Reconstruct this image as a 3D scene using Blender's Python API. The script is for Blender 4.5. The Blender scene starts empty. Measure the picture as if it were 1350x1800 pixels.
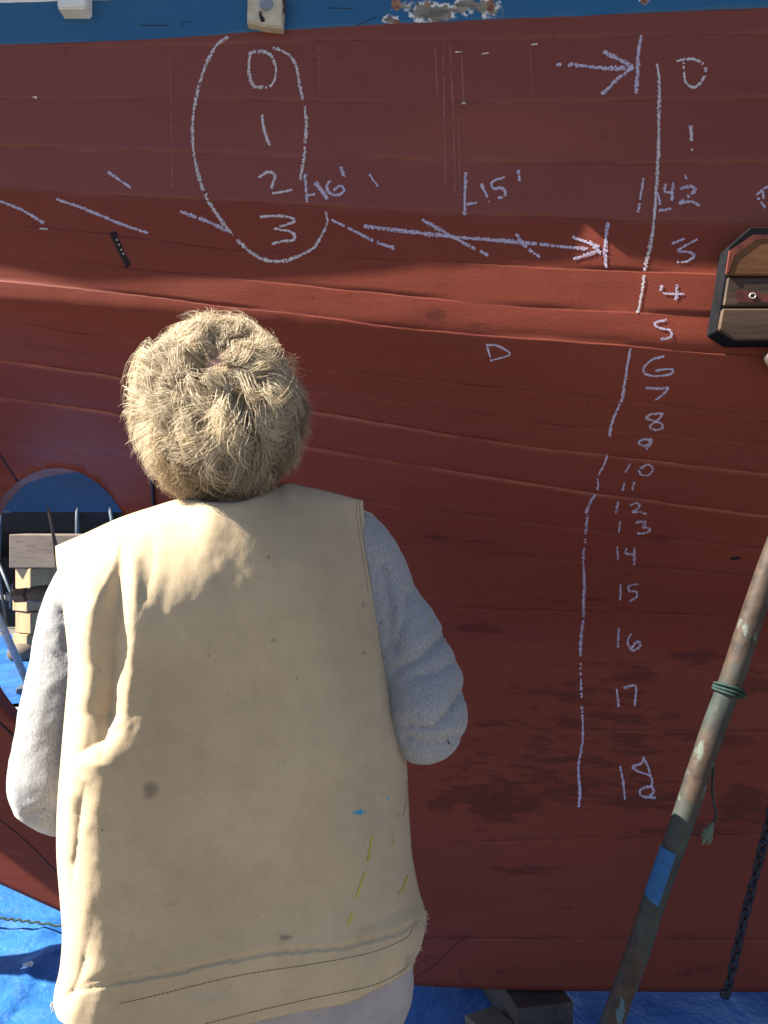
import bpy, bmesh, math, random
import numpy as np
from mathutils import Vector
from mathutils.bvhtree import BVHTree

random.seed(5); RNG = np.random.default_rng(11)
sc = bpy.context.scene
R = math.radians

# ------------------------------------------------------------------ camera, sky, sun, exposure
CH, F, CX, CY = 1.5, 1510.0, 675.0, 900.0          # eye height; focal length in photo pixels
cam = bpy.data.cameras.new('camera'); camo = bpy.data.objects.new('camera', cam)
sc.collection.objects.link(camo); camo.location = (0, 0, CH); camo.rotation_euler = (R(90), 0, 0)
cam.sensor_fit = 'VERTICAL'; cam.sensor_height = 36.0; cam.sensor_width = 27.0
cam.lens = 36.0 * F / 1800.0; cam.clip_start = 0.05; cam.clip_end = 2000
sc.camera = camo
SUN_EL, SUN_AZ = 44.0, 9.0                          # sun to the left, a little on the camera's side
w = bpy.data.worlds.new('World'); sc.world = w; w.use_nodes = True
nt = w.node_tree; sky = nt.nodes.new('ShaderNodeTexSky'); sky.sky_type = 'NISHITA'; sky.sun_disc = False
sky.air_density = 0.6; sky.dust_density = 0.3; sky.ozone_density = 0.6; sky.sun_elevation = R(SUN_EL); sky.sun_rotation = R(270 - SUN_AZ)
nt.links.new(sky.outputs[0], nt.nodes['Background'].inputs[0]); nt.nodes['Background'].inputs[1].default_value = 0.05
L = Vector((-math.cos(R(SUN_EL)) * math.cos(R(SUN_AZ)), -math.cos(R(SUN_EL)) * math.sin(R(SUN_AZ)), math.sin(R(SUN_EL))))
sun = bpy.data.lights.new('sun', 'SUN'); sun.energy = 5.0; sun.angle = R(0.25); sun.color = (1.0, 0.93, 0.82)
suno = bpy.data.objects.new('sun', sun); sc.collection.objects.link(suno)
suno.rotation_euler = L.to_track_quat('Z', 'Y').to_euler(); suno.location = (-5, -2, 8)
sc.view_settings.view_transform = 'Standard'; sc.view_settings.look = 'None'
sc.view_settings.exposure = 1.95; sc.view_settings.gamma = 1.0

# ------------------------------------------------------------------ helpers
def P(px, py, d):                                   # photo measurement at a distance d -> metres
    return np.stack([(np.asarray(px) - CX) / F * d, np.asarray(d) + 0 * np.asarray(px), CH - (np.asarray(py) - CY) / F * d], -1)

def mesh_obj(name, verts, faces, mats=(), parent=None, smooth=True, uv=None):
    me = bpy.data.meshes.new(name)
    verts = np.asarray(verts, dtype=np.float32)
    me.from_pydata(verts.tolist() if len(verts) < 50 else verts, [], faces if isinstance(faces, list) else faces.tolist())
    me.update()
    if smooth: me.polygons.foreach_set('use_smooth', [True] * len(me.polygons))
    for m in (mats if isinstance(mats, (list, tuple)) else [mats]): me.materials.append(m)
    o = bpy.data.objects.new(name, me); sc.collection.objects.link(o)
    if parent: o.parent = parent
    return o

def tag(o, label=None, cat=None, group=None, kind=None):
    for k, v in (('label', label), ('category', cat), ('group', group), ('kind', kind)):
        if v: o[k] = v
    return o

def empty(name, loc, label, cat, group=None, rz=0):
    o = bpy.data.objects.new(name, None); sc.collection.objects.link(o); o.location = loc; o.rotation_euler = (0, 0, rz)
    o.empty_display_size = .1
    return tag(o, label, cat, group)

def world(o): return o.matrix_basis if o.parent is None else world(o.parent) @ o.matrix_parent_inverse @ o.matrix_basis

def part(o, parent):                                # o was built in world space
    o.parent = parent; o.matrix_parent_inverse = world(parent).inverted(); return o

def attr(o, name, vals):
    a = o.data.attributes.new(name, 'FLOAT', 'POINT'); a.data.foreach_set('value', np.asarray(vals, dtype=np.float32).ravel())

def interp(poly, x):
    p = np.asarray(poly, float); return np.interp(x, p[:, 0], p[:, 1])

def smooth_poly(pts, n=8):
    p = np.asarray(pts, float)
    if len(p) < 3: return p
    q = np.vstack([2 * p[0] - p[1], p, 2 * p[-1] - p[-2]]); out = []
    for i in range(1, len(q) - 2):
        a, b, c, d = q[i - 1], q[i], q[i + 1], q[i + 2]
        for t in np.linspace(0, 1, n, endpoint=False):
            out.append(.5 * (2 * b + (c - a) * t + (2 * a - 5 * b + 4 * c - d) * t * t + (3 * b - a - 3 * c + d) * t ** 3))
    out.append(p[-1]); return np.array(out)

def sstep(t): t = np.clip(t, 0, 1); return t * t * (3 - 2 * t)

def noise1(x, seed, freq):                          # smooth 1-D value noise in [-1, 1]
    r = np.random.default_rng(seed).uniform(-1, 1, 4096); x = np.asarray(x) * freq + 1000.0
    i = np.floor(x).astype(int); f = x - i; f = f * f * (3 - 2 * f)
    return r[i % 4096] * (1 - f) + r[(i + 1) % 4096] * f

def noise2(x, y, seed, fx, fy):
    r = np.random.default_rng(seed).uniform(-1, 1, (256, 256)); x = np.asarray(x) * fx + 500.; y = np.asarray(y) * fy + 500.
    i = np.floor(x).astype(int); j = np.floor(y).astype(int); f = x - i; g = y - j; f = f * f * (3 - 2 * f); g = g * g * (3 - 2 * g)
    a = r[i % 256, j % 256]; b = r[(i + 1) % 256, j % 256]; c = r[i % 256, (j + 1) % 256]; d = r[(i + 1) % 256, (j + 1) % 256]
    return (a * (1 - f) + b * f) * (1 - g) + (c * (1 - f) + d * f) * g

# ---- materials: a tiny node builder
class NB:
    def __init__(s, name, rough=.6, spec=.4):
        s.m = bpy.data.materials.new(name); s.m.use_nodes = True; s.t = s.m.node_tree; s.b = s.t.nodes['Principled BSDF']
        s.b.inputs['Roughness'].default_value = rough; s.b.inputs['Specular IOR Level'].default_value = spec
        s.co = s.t.nodes.new('ShaderNodeTexCoord')
    def n(s, typ, **kw):
        x = s.t.nodes.new(typ)
        for k, v in kw.items(): setattr(x, k, v)
        return x
    def l(s, a, b): s.t.links.new(a, b)
    def put(s, sock, v):
        if hasattr(v, 'is_linked'): s.l(v, sock)
        else: sock.default_value = (tuple(v) + (1,)) if isinstance(v, (tuple, list)) and len(v) == 3 and sock.type == 'RGBA' else v
    def noise(s, scale, stretch=(1, 1, 1), detail=4, rough=.55, src='Object'):
        mp = s.n('ShaderNodeMapping'); mp.inputs['Scale'].default_value = stretch; s.l(s.co.outputs[src], mp.inputs[0])
        x = s.n('ShaderNodeTexNoise'); x.inputs['Scale'].default_value = scale; x.inputs['Detail'].default_value = detail
        x.inputs['Roughness'].default_value = rough; s.l(mp.outputs[0], x.inputs['Vector']); return x.outputs['Fac']
    def ramp(s, v, a, b, lo=0., hi=1.):
        x = s.n('ShaderNodeMapRange'); s.put(x.inputs[0], v); x.inputs[1].default_value = a; x.inputs[2].default_value = b
        x.inputs[3].default_value = lo; x.inputs[4].default_value = hi; x.clamp = True; return x.outputs[0]
    def math(s, op, a, b=0.):
        x = s.n('ShaderNodeMath', operation=op); s.put(x.inputs[0], a); s.put(x.inputs[1], b); return x.outputs[0]
    def mix(s, f, a, b):
        x = s.n('ShaderNodeMix', data_type='RGBA'); s.put(x.inputs[0], f); s.put(x.inputs[6], a); s.put(x.inputs[7], b); return x.outputs[2]
    def attr(s, name): x = s.n('ShaderNodeAttribute', attribute_name=name); return x.outputs['Fac']
    def base(s, v): s.put(s.b.inputs['Base Color'], v)
    def rough(s, v): s.put(s.b.inputs['Roughness'], v)
    def bump(s, h, dist=.002, strength=.5):
        x = s.n('ShaderNodeBump'); x.inputs['Strength'].default_value = strength; x.inputs['Distance'].default_value = dist
        s.l(h, x.inputs['Height']); s.l(x.outputs[0], s.b.inputs['Normal'])

def plain(name, col, rough=.6, var=.25, scale=30, spec=.4, metal=0., bump=.0006):
    b = NB(name, rough, spec); f = b.noise(scale); d = tuple(c * (1 - var) for c in col); e = tuple(min(1, c * (1 + var)) for c in col)
    b.base(b.mix(b.ramp(f, .3, .7), d, e)); b.b.inputs['Metallic'].default_value = metal
    if bump: b.bump(b.noise(scale * 6), bump, .6)
    return b.m

def red_paint():
    b = NB('red_bottom_paint', .5, .12)
    big = b.noise(1.3, (.7, 1, 1.6)); brush = b.noise(26, (.12, 1, 1.5), 5); fine = b.noise(220, (.5, 1, 1), 3)
    c = b.mix(b.ramp(big, .3, .7), (.160, .0345, .0205), (.205, .0465, .0265))
    c = b.mix(b.math('MULTIPLY', b.ramp(brush, .45, .75), .4), c, (.185, .044, .032))
    c = b.mix(b.math('MULTIPLY', b.ramp(fine, .5, .8), .35), c, (.085, .020, .018))
    c = b.mix(b.math('MULTIPLY', b.attr('gloss_sheen_tint'), b.ramp(b.noise(2.2, (.5, 1, 1.2), 5), .3, .7, .0, .45)), c, (.190, .056, .047))  # reflected sheen on the upper planks, painted in as a lighter tone
    org = b.math('MULTIPLY', b.attr('bounce_glow'), b.ramp(b.noise(5, (.4, 1, 2)), .3, .75)); c = b.mix(org, c, (.27, .075, .022))  # soft orange glow of bounced light, painted into the hull colour
    st = b.math('ADD', b.attr('stain'), b.math('MULTIPLY', b.math('SUBTRACT', b.noise(40, (.26, 1, 1.1), 7, .70), .5), 2.0))
    stm = b.ramp(st, .45, .58); c = b.mix(b.math('MULTIPLY', stm, .55), c, (.060, .016, .0145))
    spk = b.ramp(b.noise(60, (1, 1, 1), 2), .70, .73); c = b.mix(b.math('MULTIPLY', spk, .35), c, (.06, .016, .014))
    sm = b.math('MULTIPLY', b.attr('seam'), b.ramp(b.noise(9, (1, 1, .2), 5), .40, .60)); c = b.mix(b.math('MULTIPLY', sm, .9), c, (.02, .008, .008))
    rs = b.math('MULTIPLY', b.attr('rub'), b.ramp(b.noise(16, (.5, 1, .5), 5), .25, .6)); c = b.mix(b.math('MULTIPLY', rs, .75), c, (.40, .14, .09))
    b.base(c); b.rough(b.math('SUBTRACT', b.math('SUBTRACT', b.ramp(b.noise(4), .3, .7, .46, .62), b.math('MULTIPLY', b.attr('gloss_sheen_tint'), .13)), b.math('MULTIPLY', stm, .08)))
    b.b.inputs['Coat Roughness'].default_value = .3; b.l(b.math('MULTIPLY', b.attr('gloss_sheen_tint'), .4), b.b.inputs['Coat Weight'])
    b.bump(b.math('ADD', b.math('MULTIPLY', brush, .7), b.math('MULTIPLY', fine, .25)), .0016, .55); return b.m

def blue_paint():
    b = NB('blue_topside_paint', .42, .4)
    c = b.mix(b.ramp(b.noise(3, (.5, 1, 1)), .3, .7), (.013, .09, .20), (.018, .112, .245))
    c = b.mix(b.math('MULTIPLY', b.ramp(b.noise(160), .5, .8), .35), c, (.008, .06, .17))
    pe = b.math('ADD', b.attr('peel'), b.math('MULTIPLY', b.math('SUBTRACT', b.noise(26, (1, 1, 1), 6, .65), .5), 1.7))
    wood = b.mix(b.ramp(b.noise(60, (.5, 1, 1.4)), .35, .65), (.10, .085, .065), (.27, .235, .18))
    rim = b.math('MULTIPLY', b.ramp(pe, .40, .50), b.ramp(pe, .64, .56)); rim = b.math('MULTIPLY', rim, b.ramp(b.noise(70), .45, .55))
    c = b.mix(b.ramp(pe, .54, .60), c, wood); c = b.mix(rim, c, (.72, .72, .70))
    ru = b.math('ADD', b.attr('rust'), b.math('MULTIPLY', b.math('SUBTRACT', b.noise(60), .5), .5))
    c = b.mix(b.ramp(ru, .5, .6), c, b.mix(b.ramp(b.noise(90), .4, .6), (.16, .06, .035), (.30, .16, .09)))
    sm = b.math('MULTIPLY', b.attr('seam'), b.ramp(b.noise(7, (1, 1, .2), 5), .42, .6)); c = b.mix(sm, c, (.01, .02, .035))
    b.base(c); b.bump(b.math('ADD', b.noise(30, (.3, 1, 1)), b.math('MULTIPLY', b.ramp(pe, .5, .6), -1.2)), .0018, .5); return b.m

def canvas_cloth():
    b = NB('tan_canvas', .85, .15)
    c = b.mix(b.ramp(b.noise(5), .3, .7), (.45, .345, .215), (.55, .43, .275))
    c = b.mix(b.math('MULTIPLY', b.ramp(b.noise(30, (1, 1, 1), 6), .45, .75), .28), c, (.33, .25, .155))
    w1 = b.n('ShaderNodeTexWave', wave_type='BANDS', bands_direction='DIAGONAL'); w1.inputs['Scale'].default_value = 125; w1.inputs['Distortion'].default_value = 2.5
    w1.inputs['Detail'].default_value = 2; b.l(b.co.outputs['Object'], w1.inputs['Vector'])
    c = b.mix(b.math('MULTIPLY', w1.outputs['Fac'], .10), c, (.30, .225, .14))
    soil = b.math('ADD', b.attr('soil'), b.math('MULTIPLY', b.math('SUBTRACT', b.noise(45, (1, 1, 1), 5), .5), .7))
    c = b.mix(b.math('MULTIPLY', b.ramp(soil, .35, .75), .62), c, (.15, .115, .085))
    gr = b.math('MULTIPLY', b.attr('greyed'), b.ramp(b.noise(12, (1, 1, 1), 5), .35, .7)); c = b.mix(b.math('MULTIPLY', gr, .5), c, (.34, .31, .25))
    bl = b.math('ADD', b.attr('bluepaint'), b.math('MULTIPLY', b.ramp(b.attr('bluepaint'), .02, .3), b.math('MULTIPLY', b.math('SUBTRACT', b.noise(90, (1, .6, .5), 6), .5), 2.8)))
    c = b.mix(b.ramp(bl, .5, .62), c, (.06, .30, .48))
    spk = b.ramp(b.noise(95, (1, 1, 1), 2), .74, .76); c = b.mix(b.math('MULTIPLY', spk, .5), c, (.13, .10, .08))
    b.base(c); b.bump(b.math('ADD', b.math('MULTIPLY', w1.outputs['Fac'], .16), b.math('ADD', b.math('MULTIPLY', b.noise(40, (1, 1, .6), 5), .8), b.math('MULTIPLY', b.noise(13, (1, 1, .5), 6, .6), 2.2))), .0016, .5)
    b.b.inputs['Sheen Weight'].default_value = .15; return b.m

def heather():
    b = NB('grey_heather_fleece', .9, .1)
    c = b.mix(b.ramp(b.noise(420, (1, 1, .45), 3), .35, .65), (.24, .24, .245), (.37, .37, .375))
    c = b.mix(b.math('MULTIPLY', b.ramp(b.noise(14), .4, .75), .3), c, (.25, .25, .26))
    c = b.mix(b.ramp(b.noise(55, (1, 1, 1), 2), .765, .785), c, (.08, .07, .06))
    b.base(c); b.bump(b.noise(300, (1, 1, .5), 3), .0012, .5); b.b.inputs['Sheen Weight'].default_value = .25; return b.m

def wood(name, a, bcol, scale=9, axis=(.12, 1, 1), rough=.7):
    b = NB(name, rough, .3); g = b.noise(scale, axis, 6, .65); f = b.noise(scale * 7, axis, 3)
    c = b.mix(b.ramp(g, .32, .68), a, bcol); c = b.mix(b.math('MULTIPLY', b.ramp(f, .5, .75), .5), c, tuple(v * .45 for v in a))
    b.base(c); b.bump(b.math('ADD', g, b.math('MULTIPLY', f, .4)), .0025, .6); return b.m

def rusty_pipe():
    b = NB('weathered_green_pipe', .62, .4)
    g = b.mix(b.ramp(b.noise(12), .35, .65), (.018, .023, .021), (.045, .058, .050))
    r = b.mix(b.ramp(b.noise(40, (1, 1, 1), 5), .35, .65), (.024, .016, .012), (.062, .039, .025))
    c = b.mix(b.ramp(b.noise(10, (1, 1, .45), 7, .65), .44, .57), g, r)
    c = b.mix(b.math('MULTIPLY', b.ramp(b.noise(38, (1, 1, .4), 6), .60, .64), .85), c, (.10, .12, .10))
    c = b.mix(b.math('MULTIPLY', b.ramp(b.noise(26, (1, 1, .5), 4), .66, .69), .7), c, (.06, .16, .23))
    c = b.mix(b.ramp(b.noise(120, (1, 1, 1), 2), .76, .78), c, (.02, .018, .015))
    b.base(c); b.bump(b.noise(50, (1, 1, .6), 6), .0022, .7); return b.m

def tarp_mat():
    b = NB('blue_poly_tarp', .38, .5)
    c = b.mix(b.ramp(b.noise(2.5, (1, 1, 1), 6), .3, .7), (.014, .082, .30), (.03, .15, .43))
    c = b.mix(b.math('MULTIPLY', b.ramp(b.noise(9, (1, 1, 1), 8, .7), .52, .7), .5), c, (.10, .20, .46))
    c = b.mix(b.ramp(b.noise(45, (1, 1, 1), 4), .70, .74), c, (.20, .20, .19))
    b.base(c); b.bump(b.math('ADD', b.noise(7, (1, 1, 1), 7, .6), b.math('MULTIPLY', b.noise(40, (1, 1, 1), 3), .2)), .025, .8); return b.m

def hair_mat():
    b = NB('sandy_hair', .42, .45)
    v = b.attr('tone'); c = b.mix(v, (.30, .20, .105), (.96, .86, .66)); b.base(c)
    tr = b.n('ShaderNodeBsdfTranslucent'); b.l(c, tr.inputs[0]); mx = b.n('ShaderNodeMixShader'); mx.inputs[0].default_value = .5
    b.l(b.b.outputs[0], mx.inputs[1]); b.l(tr.outputs[0], mx.inputs[2]); b.l(mx.outputs[0], b.t.nodes['Material Output'].inputs[0]); return b.m

def ground_mat():
    b = NB('yard_gravel', .9, .2); c = b.mix(b.ramp(b.noise(1.2, (1, 1, 1), 6), .3, .7), (.09, .082, .072), (.17, .155, .14))
    c = b.mix(b.ramp(b.noise(60, (1, 1, 1), 5), .45, .6), c, (.12, .11, .10)); b.base(c); b.bump(b.noise(60, (1, 1, 1), 5), .012, .6); return b.m

M = dict(red=red_paint(), blue=blue_paint(), canvas=canvas_cloth(), heather=heather(), pipe=rusty_pipe(), tarp=tarp_mat(), hair=hair_mat(), ground=ground_mat(),
    white=plain('white_paint', (.72, .72, .69), .5, .12, 14), cream=plain('cream_paint', (.50, .44, .33), .55, .18, 40), zinc=plain('dull_zinc', (.26, .27, .29), .5, .2, 40, metal=.6),
    chalk=plain('lilac_chalk', (.50, .44, .57), .95, .12, 200, .1, bump=0), chalkw=plain('white_chalk', (.60, .55, .58), .95, .1, 200, .1, bump=0),
    drip=plain('pale_red_drip', (.27, .095, .085), .6, .2, 60, bump=0), fleck=plain('cream_fleck', (.62, .55, .45), .7, .15, 60, bump=0),
    iron=plain('dark_iron', (.035, .022, .02), .6, .4, 60, metal=.3), rivet=plain('bright_rivet', (.55, .5, .45), .4, .2, 60, metal=.5), hole=plain('black_hole', (.006, .005, .005), .9, .2),
    seam=plain('dark_seam_compound', (.02, .009, .009), .7, .3), black=plain('black_rubber', (.012, .012, .014), .5, .3), chain=plain('dark_chain_steel', (.018, .019, .026), .55, .4, 80, metal=.3),
    bronze=plain('brown_bronze', (.13, .085, .06), .5, .35, 18, metal=.35), tape=plain('blue_masking_tape', (.009, .095, .25), .6, .12, 60), cord=plain('dark_green_cord', (.012, .035, .028), .8, .4, 200),
    fray=plain('frayed_green_cord', (.14, .22, .15), .85, .6, 300, bump=0), skin=plain('skin', (.52, .30, .22), .5, .12, 40), lip=plain('lip_skin', (.42, .18, .15), .45, .1), eye=plain('eye_white', (.75, .73, .70), .25, .05), iris=plain('grey_blue_iris', (.05, .09, .13), .2, .2),
    scalp=plain('pink_scalp', (.50, .30, .22), .55, .12, 30), trouser=plain('pale_work_trousers', (.40, .36, .35), .85, .12, 18, .15), boot=plain('brown_leather', (.09, .055, .035), .55, .3),
    thread=plain('dark_thread', (.13, .10, .065), .9, .3, bump=0), yellow=plain('yellow_paint', (.50, .47, .07), .6, .15, bump=0), threadl=plain('frayed_canvas', (.50, .42, .30), .9, .2, bump=0),
    padwood=wood('varnished_pad_wood', (.075, .030, .011), (.19, .082, .027), 10), padgrey=wood('weathered_pad_wood', (.026, .017, .012), (.085, .050, .029), 11), padred=plain('worn_red_pad_paint', (.11, .024, .013), .6, .7, 26),
    crib=wood('sunlit_timber', (.33, .22, .11), (.48, .34, .19), 7, (1, 1, .15)), beam=wood('grey_timber', (.11, .085, .065), (.20, .155, .12), 6), block=wood('dark_wet_timber', (.03, .026, .026), (.10, .075, .06), 9, (1, .15, 1)),
    tar=plain('black_tar', (.008, .008, .010), .9, .3, 40, .08),
    stand=plain('blue_grey_stand_paint', (.075, .10, .125), .5, .35, 14), hull2=plain('neighbour_blue_paint', (.008, .05, .115), .4, .15, 3), dark=plain('dark_bottom_paint', (.016, .013, .014), .7, .3), concrete=plain('pale_concrete', (.36, .34, .31), .9, .15, 8),
    paper=plain('white_scrap', (.7, .7, .68), .8, .1), shaft=plain('scaled_shaft_metal', (.075, .06, .048), .65, .5, 30, metal=.3), fadedwhite=plain('faded_white', (.5, .5, .48), .6, .2))

# ------------------------------------------------------------------ geometry helpers
def tube_data(path, rad, n=12, ell=(1, 1), cap=True):
    p = np.asarray(path, float); r = np.broadcast_to(np.asarray(rad, float), (len(p),)); T = np.gradient(p, axis=0); T /= np.linalg.norm(T, axis=1)[:, None] + 1e-12
    ref = np.array([0, 1., 0]) if abs(T[0] @ np.array([0, 1., 0])) < .9 else np.array([1., 0, 0]); V = []; u = ref
    for i in range(len(p)):
        u = u - T[i] * (u @ T[i]); u /= np.linalg.norm(u); v = np.cross(T[i], u); a = np.arange(n) * 2 * math.pi / n
        V.append(p[i] + r[i] * (np.cos(a)[:, None] * u * ell[0] + np.sin(a)[:, None] * v * ell[1]))
    V = np.concatenate(V); Fc = []
    for i in range(len(p) - 1):
        for j in range(n): k = (j + 1) % n; Fc.append([i * n + j, i * n + k, (i + 1) * n + k, (i + 1) * n + j])
    if cap: Fc.append(list(range(n - 1, -1, -1))); Fc.append([(len(p) - 1) * n + j for j in range(n)])
    return V, Fc

class MB:
    def __init__(s): s.v = []; s.f = []; s.n = 0
    def add(s, V, Fc): s.f += [[i + s.n for i in f] for f in Fc]; s.v.append(np.asarray(V, float)); s.n += len(V); return s
    def tube(s, path, rad, n=12, ell=(1, 1)): return s.add(*tube_data(path, rad, n, ell))
    def box(s, c, d, rot=0., bev=0.):
        bm = bmesh.new(); bmesh.ops.create_cube(bm, size=1)
        for v in bm.verts: v.co = Vector((v.co.x * d[0], v.co.y * d[1], v.co.z * d[2]))
        if bev: bmesh.ops.bevel(bm, geom=bm.edges[:], offset=bev, segments=2, affect='EDGES', profile=.5)
        cr, sr = math.cos(rot), math.sin(rot); bm.verts.index_update()
        V = [(c[0] + v.co.x * cr - v.co.y * sr, c[1] + v.co.x * sr + v.co.y * cr, c[2] + v.co.z) for v in bm.verts]; Fc = [[v.index for v in f.verts] for f in bm.faces]; bm.free()
        return s.add(V, Fc)
    def ball(s, c, r, n=14):
        r = (r, r, r) if np.isscalar(r) else r; V = []; Fc = []
        for i in range(1, n):
            th = math.pi * i / n
            for j in range(2 * n): a = math.pi * j / n; V.append((c[0] + r[0] * math.sin(th) * math.cos(a), c[1] + r[1] * math.sin(th) * math.sin(a), c[2] + r[2] * math.cos(th)))
        m = 2 * n
        for i in range(n - 2):
            for j in range(m): Fc.append([i * m + j, (i + 1) * m + j, (i + 1) * m + (j + 1) % m, i * m + (j + 1) % m])
        V += [(c[0], c[1], c[2] + r[2]), (c[0], c[1], c[2] - r[2])]; t = (n - 1) * m
        for j in range(m): Fc.append([t, j, (j + 1) % m]); Fc.append([t + 1, (n - 2) * m + (j + 1) % m, (n - 2) * m + j])
        return s.add(V, Fc)
    def build(s, name, m, parent=None, smooth=False, root=None):
        o = mesh_obj(name, np.concatenate(s.v), s.f, m, None, smooth)
        if parent: part(o, parent)
        return o

def remesh(o, vox, smooth_it=6, fac=.5):
    m = o.modifiers.new('r', 'REMESH'); m.mode = 'VOXEL'; m.voxel_size = vox; m.use_smooth_shade = True
    if smooth_it: s = o.modifiers.new('s', 'SMOOTH'); s.iterations = smooth_it; s.factor = fac
    dg = bpy.context.evaluated_depsgraph_get(); dg.update(); me = bpy.data.meshes.new_from_object(o.evaluated_get(dg)); mats = list(o.data.materials)
    o.modifiers.clear(); me.name = o.name; me.materials.clear()
    for x in mats: me.materials.append(x)
    o.data = me; me.polygons.foreach_set('use_smooth', [True] * len(me.polygons)); return o

def verts_of(me): a = np.zeros(len(me.vertices) * 3, np.float32); me.vertices.foreach_get('co', a); return a.reshape(-1, 3)

# ------------------------------------------------------------------ the boat: hull shape
YC = 2.432                                           # centre plane; deadwood face at 2.40
def Yhull(x, z):
    x = np.asarray(x, float); z = np.asarray(z, float)
    yt = 1.60 - .058 * (np.minimum(x, 1.6) - .6) + .085 * np.maximum(-1.2 - x, 0) ** 2 + .03 * np.maximum(x - 1.6, 0) ** 2
    zt = np.clip(1.855 - .07 * (x - .2) + .25 * np.maximum(-1.5 - x, 0), 1.78, 2.5); h = .36 + .36 * sstep((x + 1.0) / 1.2)
    s = sstep((zt - z) / h); s = .65 * s + .35 * np.clip((zt - z) / h, 0, 1) ** 1.5
    return yt + (2.40 - yt) * s + .05 * np.maximum(z - 2.0, 0)

def hit(px, py):
    px = np.asarray(px, float); py = np.asarray(py, float); kx = (px - CX) / F; kz = -(py - CY) / F
    ts = np.linspace(.9, 6.0, 260); lo = np.full(px.shape, ts[0]); hi = np.full(px.shape, ts[-1]); done = np.zeros(px.shape, bool)
    for a, b in zip(ts[:-1], ts[1:]):
        g = (b - Yhull(kx * b, CH + kz * b)) >= 0; new = g & ~done; lo = np.where(new, a, lo); hi = np.where(new, b, hi); done |= g
    for _ in range(22):
        m = .5 * (lo + hi); g = (m - Yhull(kx * m, CH + kz * m)) >= 0; hi = np.where(g, m, hi); lo = np.where(g, lo, m)
    return .5 * (lo + hi)

SHEER = [(-3000, -330), (-1400, -360), (0, -421), (1350, -440), (3000, -420)]
seams = [SHEER,
    [(-1300, 60), (0, 6), (160, 2), (300, -4), (700, -22), (1350, -60), (3000, -120)],                                   # white sheer stripe / blue
    [(-1300, 130), (0, 80), (210, 73), (450, 57), (675, 43), (1010, 29), (1350, 14), (3000, -60)],                       # blue / red
    [(-1300, 136), (0, 86), (300, 78), (500, 74), (675, 70), (850, 70), (1000, 66), (1180, 61), (1350, 60), (3000, 50)],
    [(-1300, 190), (0, 173), (200, 175), (400, 176), (675, 180), (900, 181), (1100, 178), (1350, 173), (3000, 150)],
    [(-1300, 240), (0, 258), (330, 270), (550, 275), (800, 283), (1000, 289), (1350, 290), (3000, 290)],
    [(-1300, 290), (0, 330), (200, 345), (500, 360), (675, 372), (850, 378), (1000, 384), (1180, 392), (1350, 391), (3000, 400)],
    [(-1300, 330), (0, 394), (190, 411), (400, 440), (675, 456), (870, 465), (1050, 473), (1270, 481), (1350, 485), (3000, 530)],
    [(-1300, 370), (0, 440), (200, 468), (350, 483), (675, 515), (900, 538), (1120, 549), (1350, 560), (3000, 640)],
    [(-1300, 410), (0, 492), (160, 508), (420, 540), (560, 556), (700, 575), (870, 590), (1050, 603), (1250, 620), (1350, 628), (3000, 740)],
    [(-1300, 450), (0, 562), (300, 612), (513, 645), (680, 661), (900, 684), (1100, 705), (1350, 735), (3000, 850)],
    [(-1300, 480), (0, 600), (300, 650), (520, 682), (680, 702), (950, 745), (1350, 782), (3000, 900)],
    [(-1300, 510), (0, 632), (180, 656), (535, 720), (680, 743), (900, 780), (1350, 832), (3000, 960)],
    [(-1300, 550), (0, 697), (180, 722), (535, 782), (680, 808), (1000, 860), (1350, 906), (3000, 1050)],
    [(-1300, 590), (0, 770), (240, 805), (540, 866), (675, 888), (900, 915), (1170, 948), (1350, 965), (3000, 1080)],
    [(-1300, 640), (0, 860), (300, 900), (675, 958), (1000, 985), (1350, 1015), (3000, 1090)],
    [(-1300, 700), (0, 1010), (300, 1030), (675, 1064), (1350, 1086), (3000, 1130)],
    [(-1300, 760), (0, 1150), (300, 1160), (830, 1170), (1350, 1182), (3000, 1200)],
    [(-1300, 820), (0, 1275), (300, 1285), (830, 1283), (1350, 1286), (3000, 1290)],
    [(-1300, 880), (0, 1400), (300, 1480), (780, 1481), (1350, 1466), (3000, 1466)],
    [(-1300, 940), (0, 1490), (300, 1600), (675, 1650), (1350, 1652), (3000, 1655)]]
BOTTOM = [(-3000, 470), (-1300, 560), (-500, 640), (-440, 1330), (0, 1555), (105, 1603), (300, 1662), (500, 1702), (740, 1735), (1000, 1744), (1350, 1746), (3000, 1752)]
LEDGE = {7: .0014, 8: .0008, 9: .0016, 12: .0036, 13: .0036, 10: .0008, 11: .0006, 14: .0007}
pxs = np.concatenate([np.concatenate([np.linspace(-1570, -1250, 8)[:-1], np.linspace(-1250, -60, 44)[:-1]]), np.arange(-60, 1410, 5.5), np.linspace(1412, 3000, 40)])
bot = interp(BOTTOM, pxs)
curves = []
for k, s_ in enumerate(seams):
    dx_ = np.arange(-1600, 3400, 8.); dd_ = interp(s_, dx_); kk_ = np.hanning(31); kk_ /= kk_.sum(); dd_ = np.convolve(np.pad(dd_, 15, mode='edge'), kk_, 'valid'); c = np.interp(pxs, dx_, dd_); c = c + noise1(pxs, 40 + k, 1 / 60.) * .9 + noise1(pxs, 80 + k, 1 / 17.) * .45
    curves.append(c)
curves.append(bot + noise1(pxs, 7, 1 / 90.) * 1.5)
for k in range(len(curves)): curves[k] = np.minimum(curves[k], bot - (len(curves) - 1 - k) * .6)
rows = []                                            # (py array, offset toward the viewer, seam, rub, plank)
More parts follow.
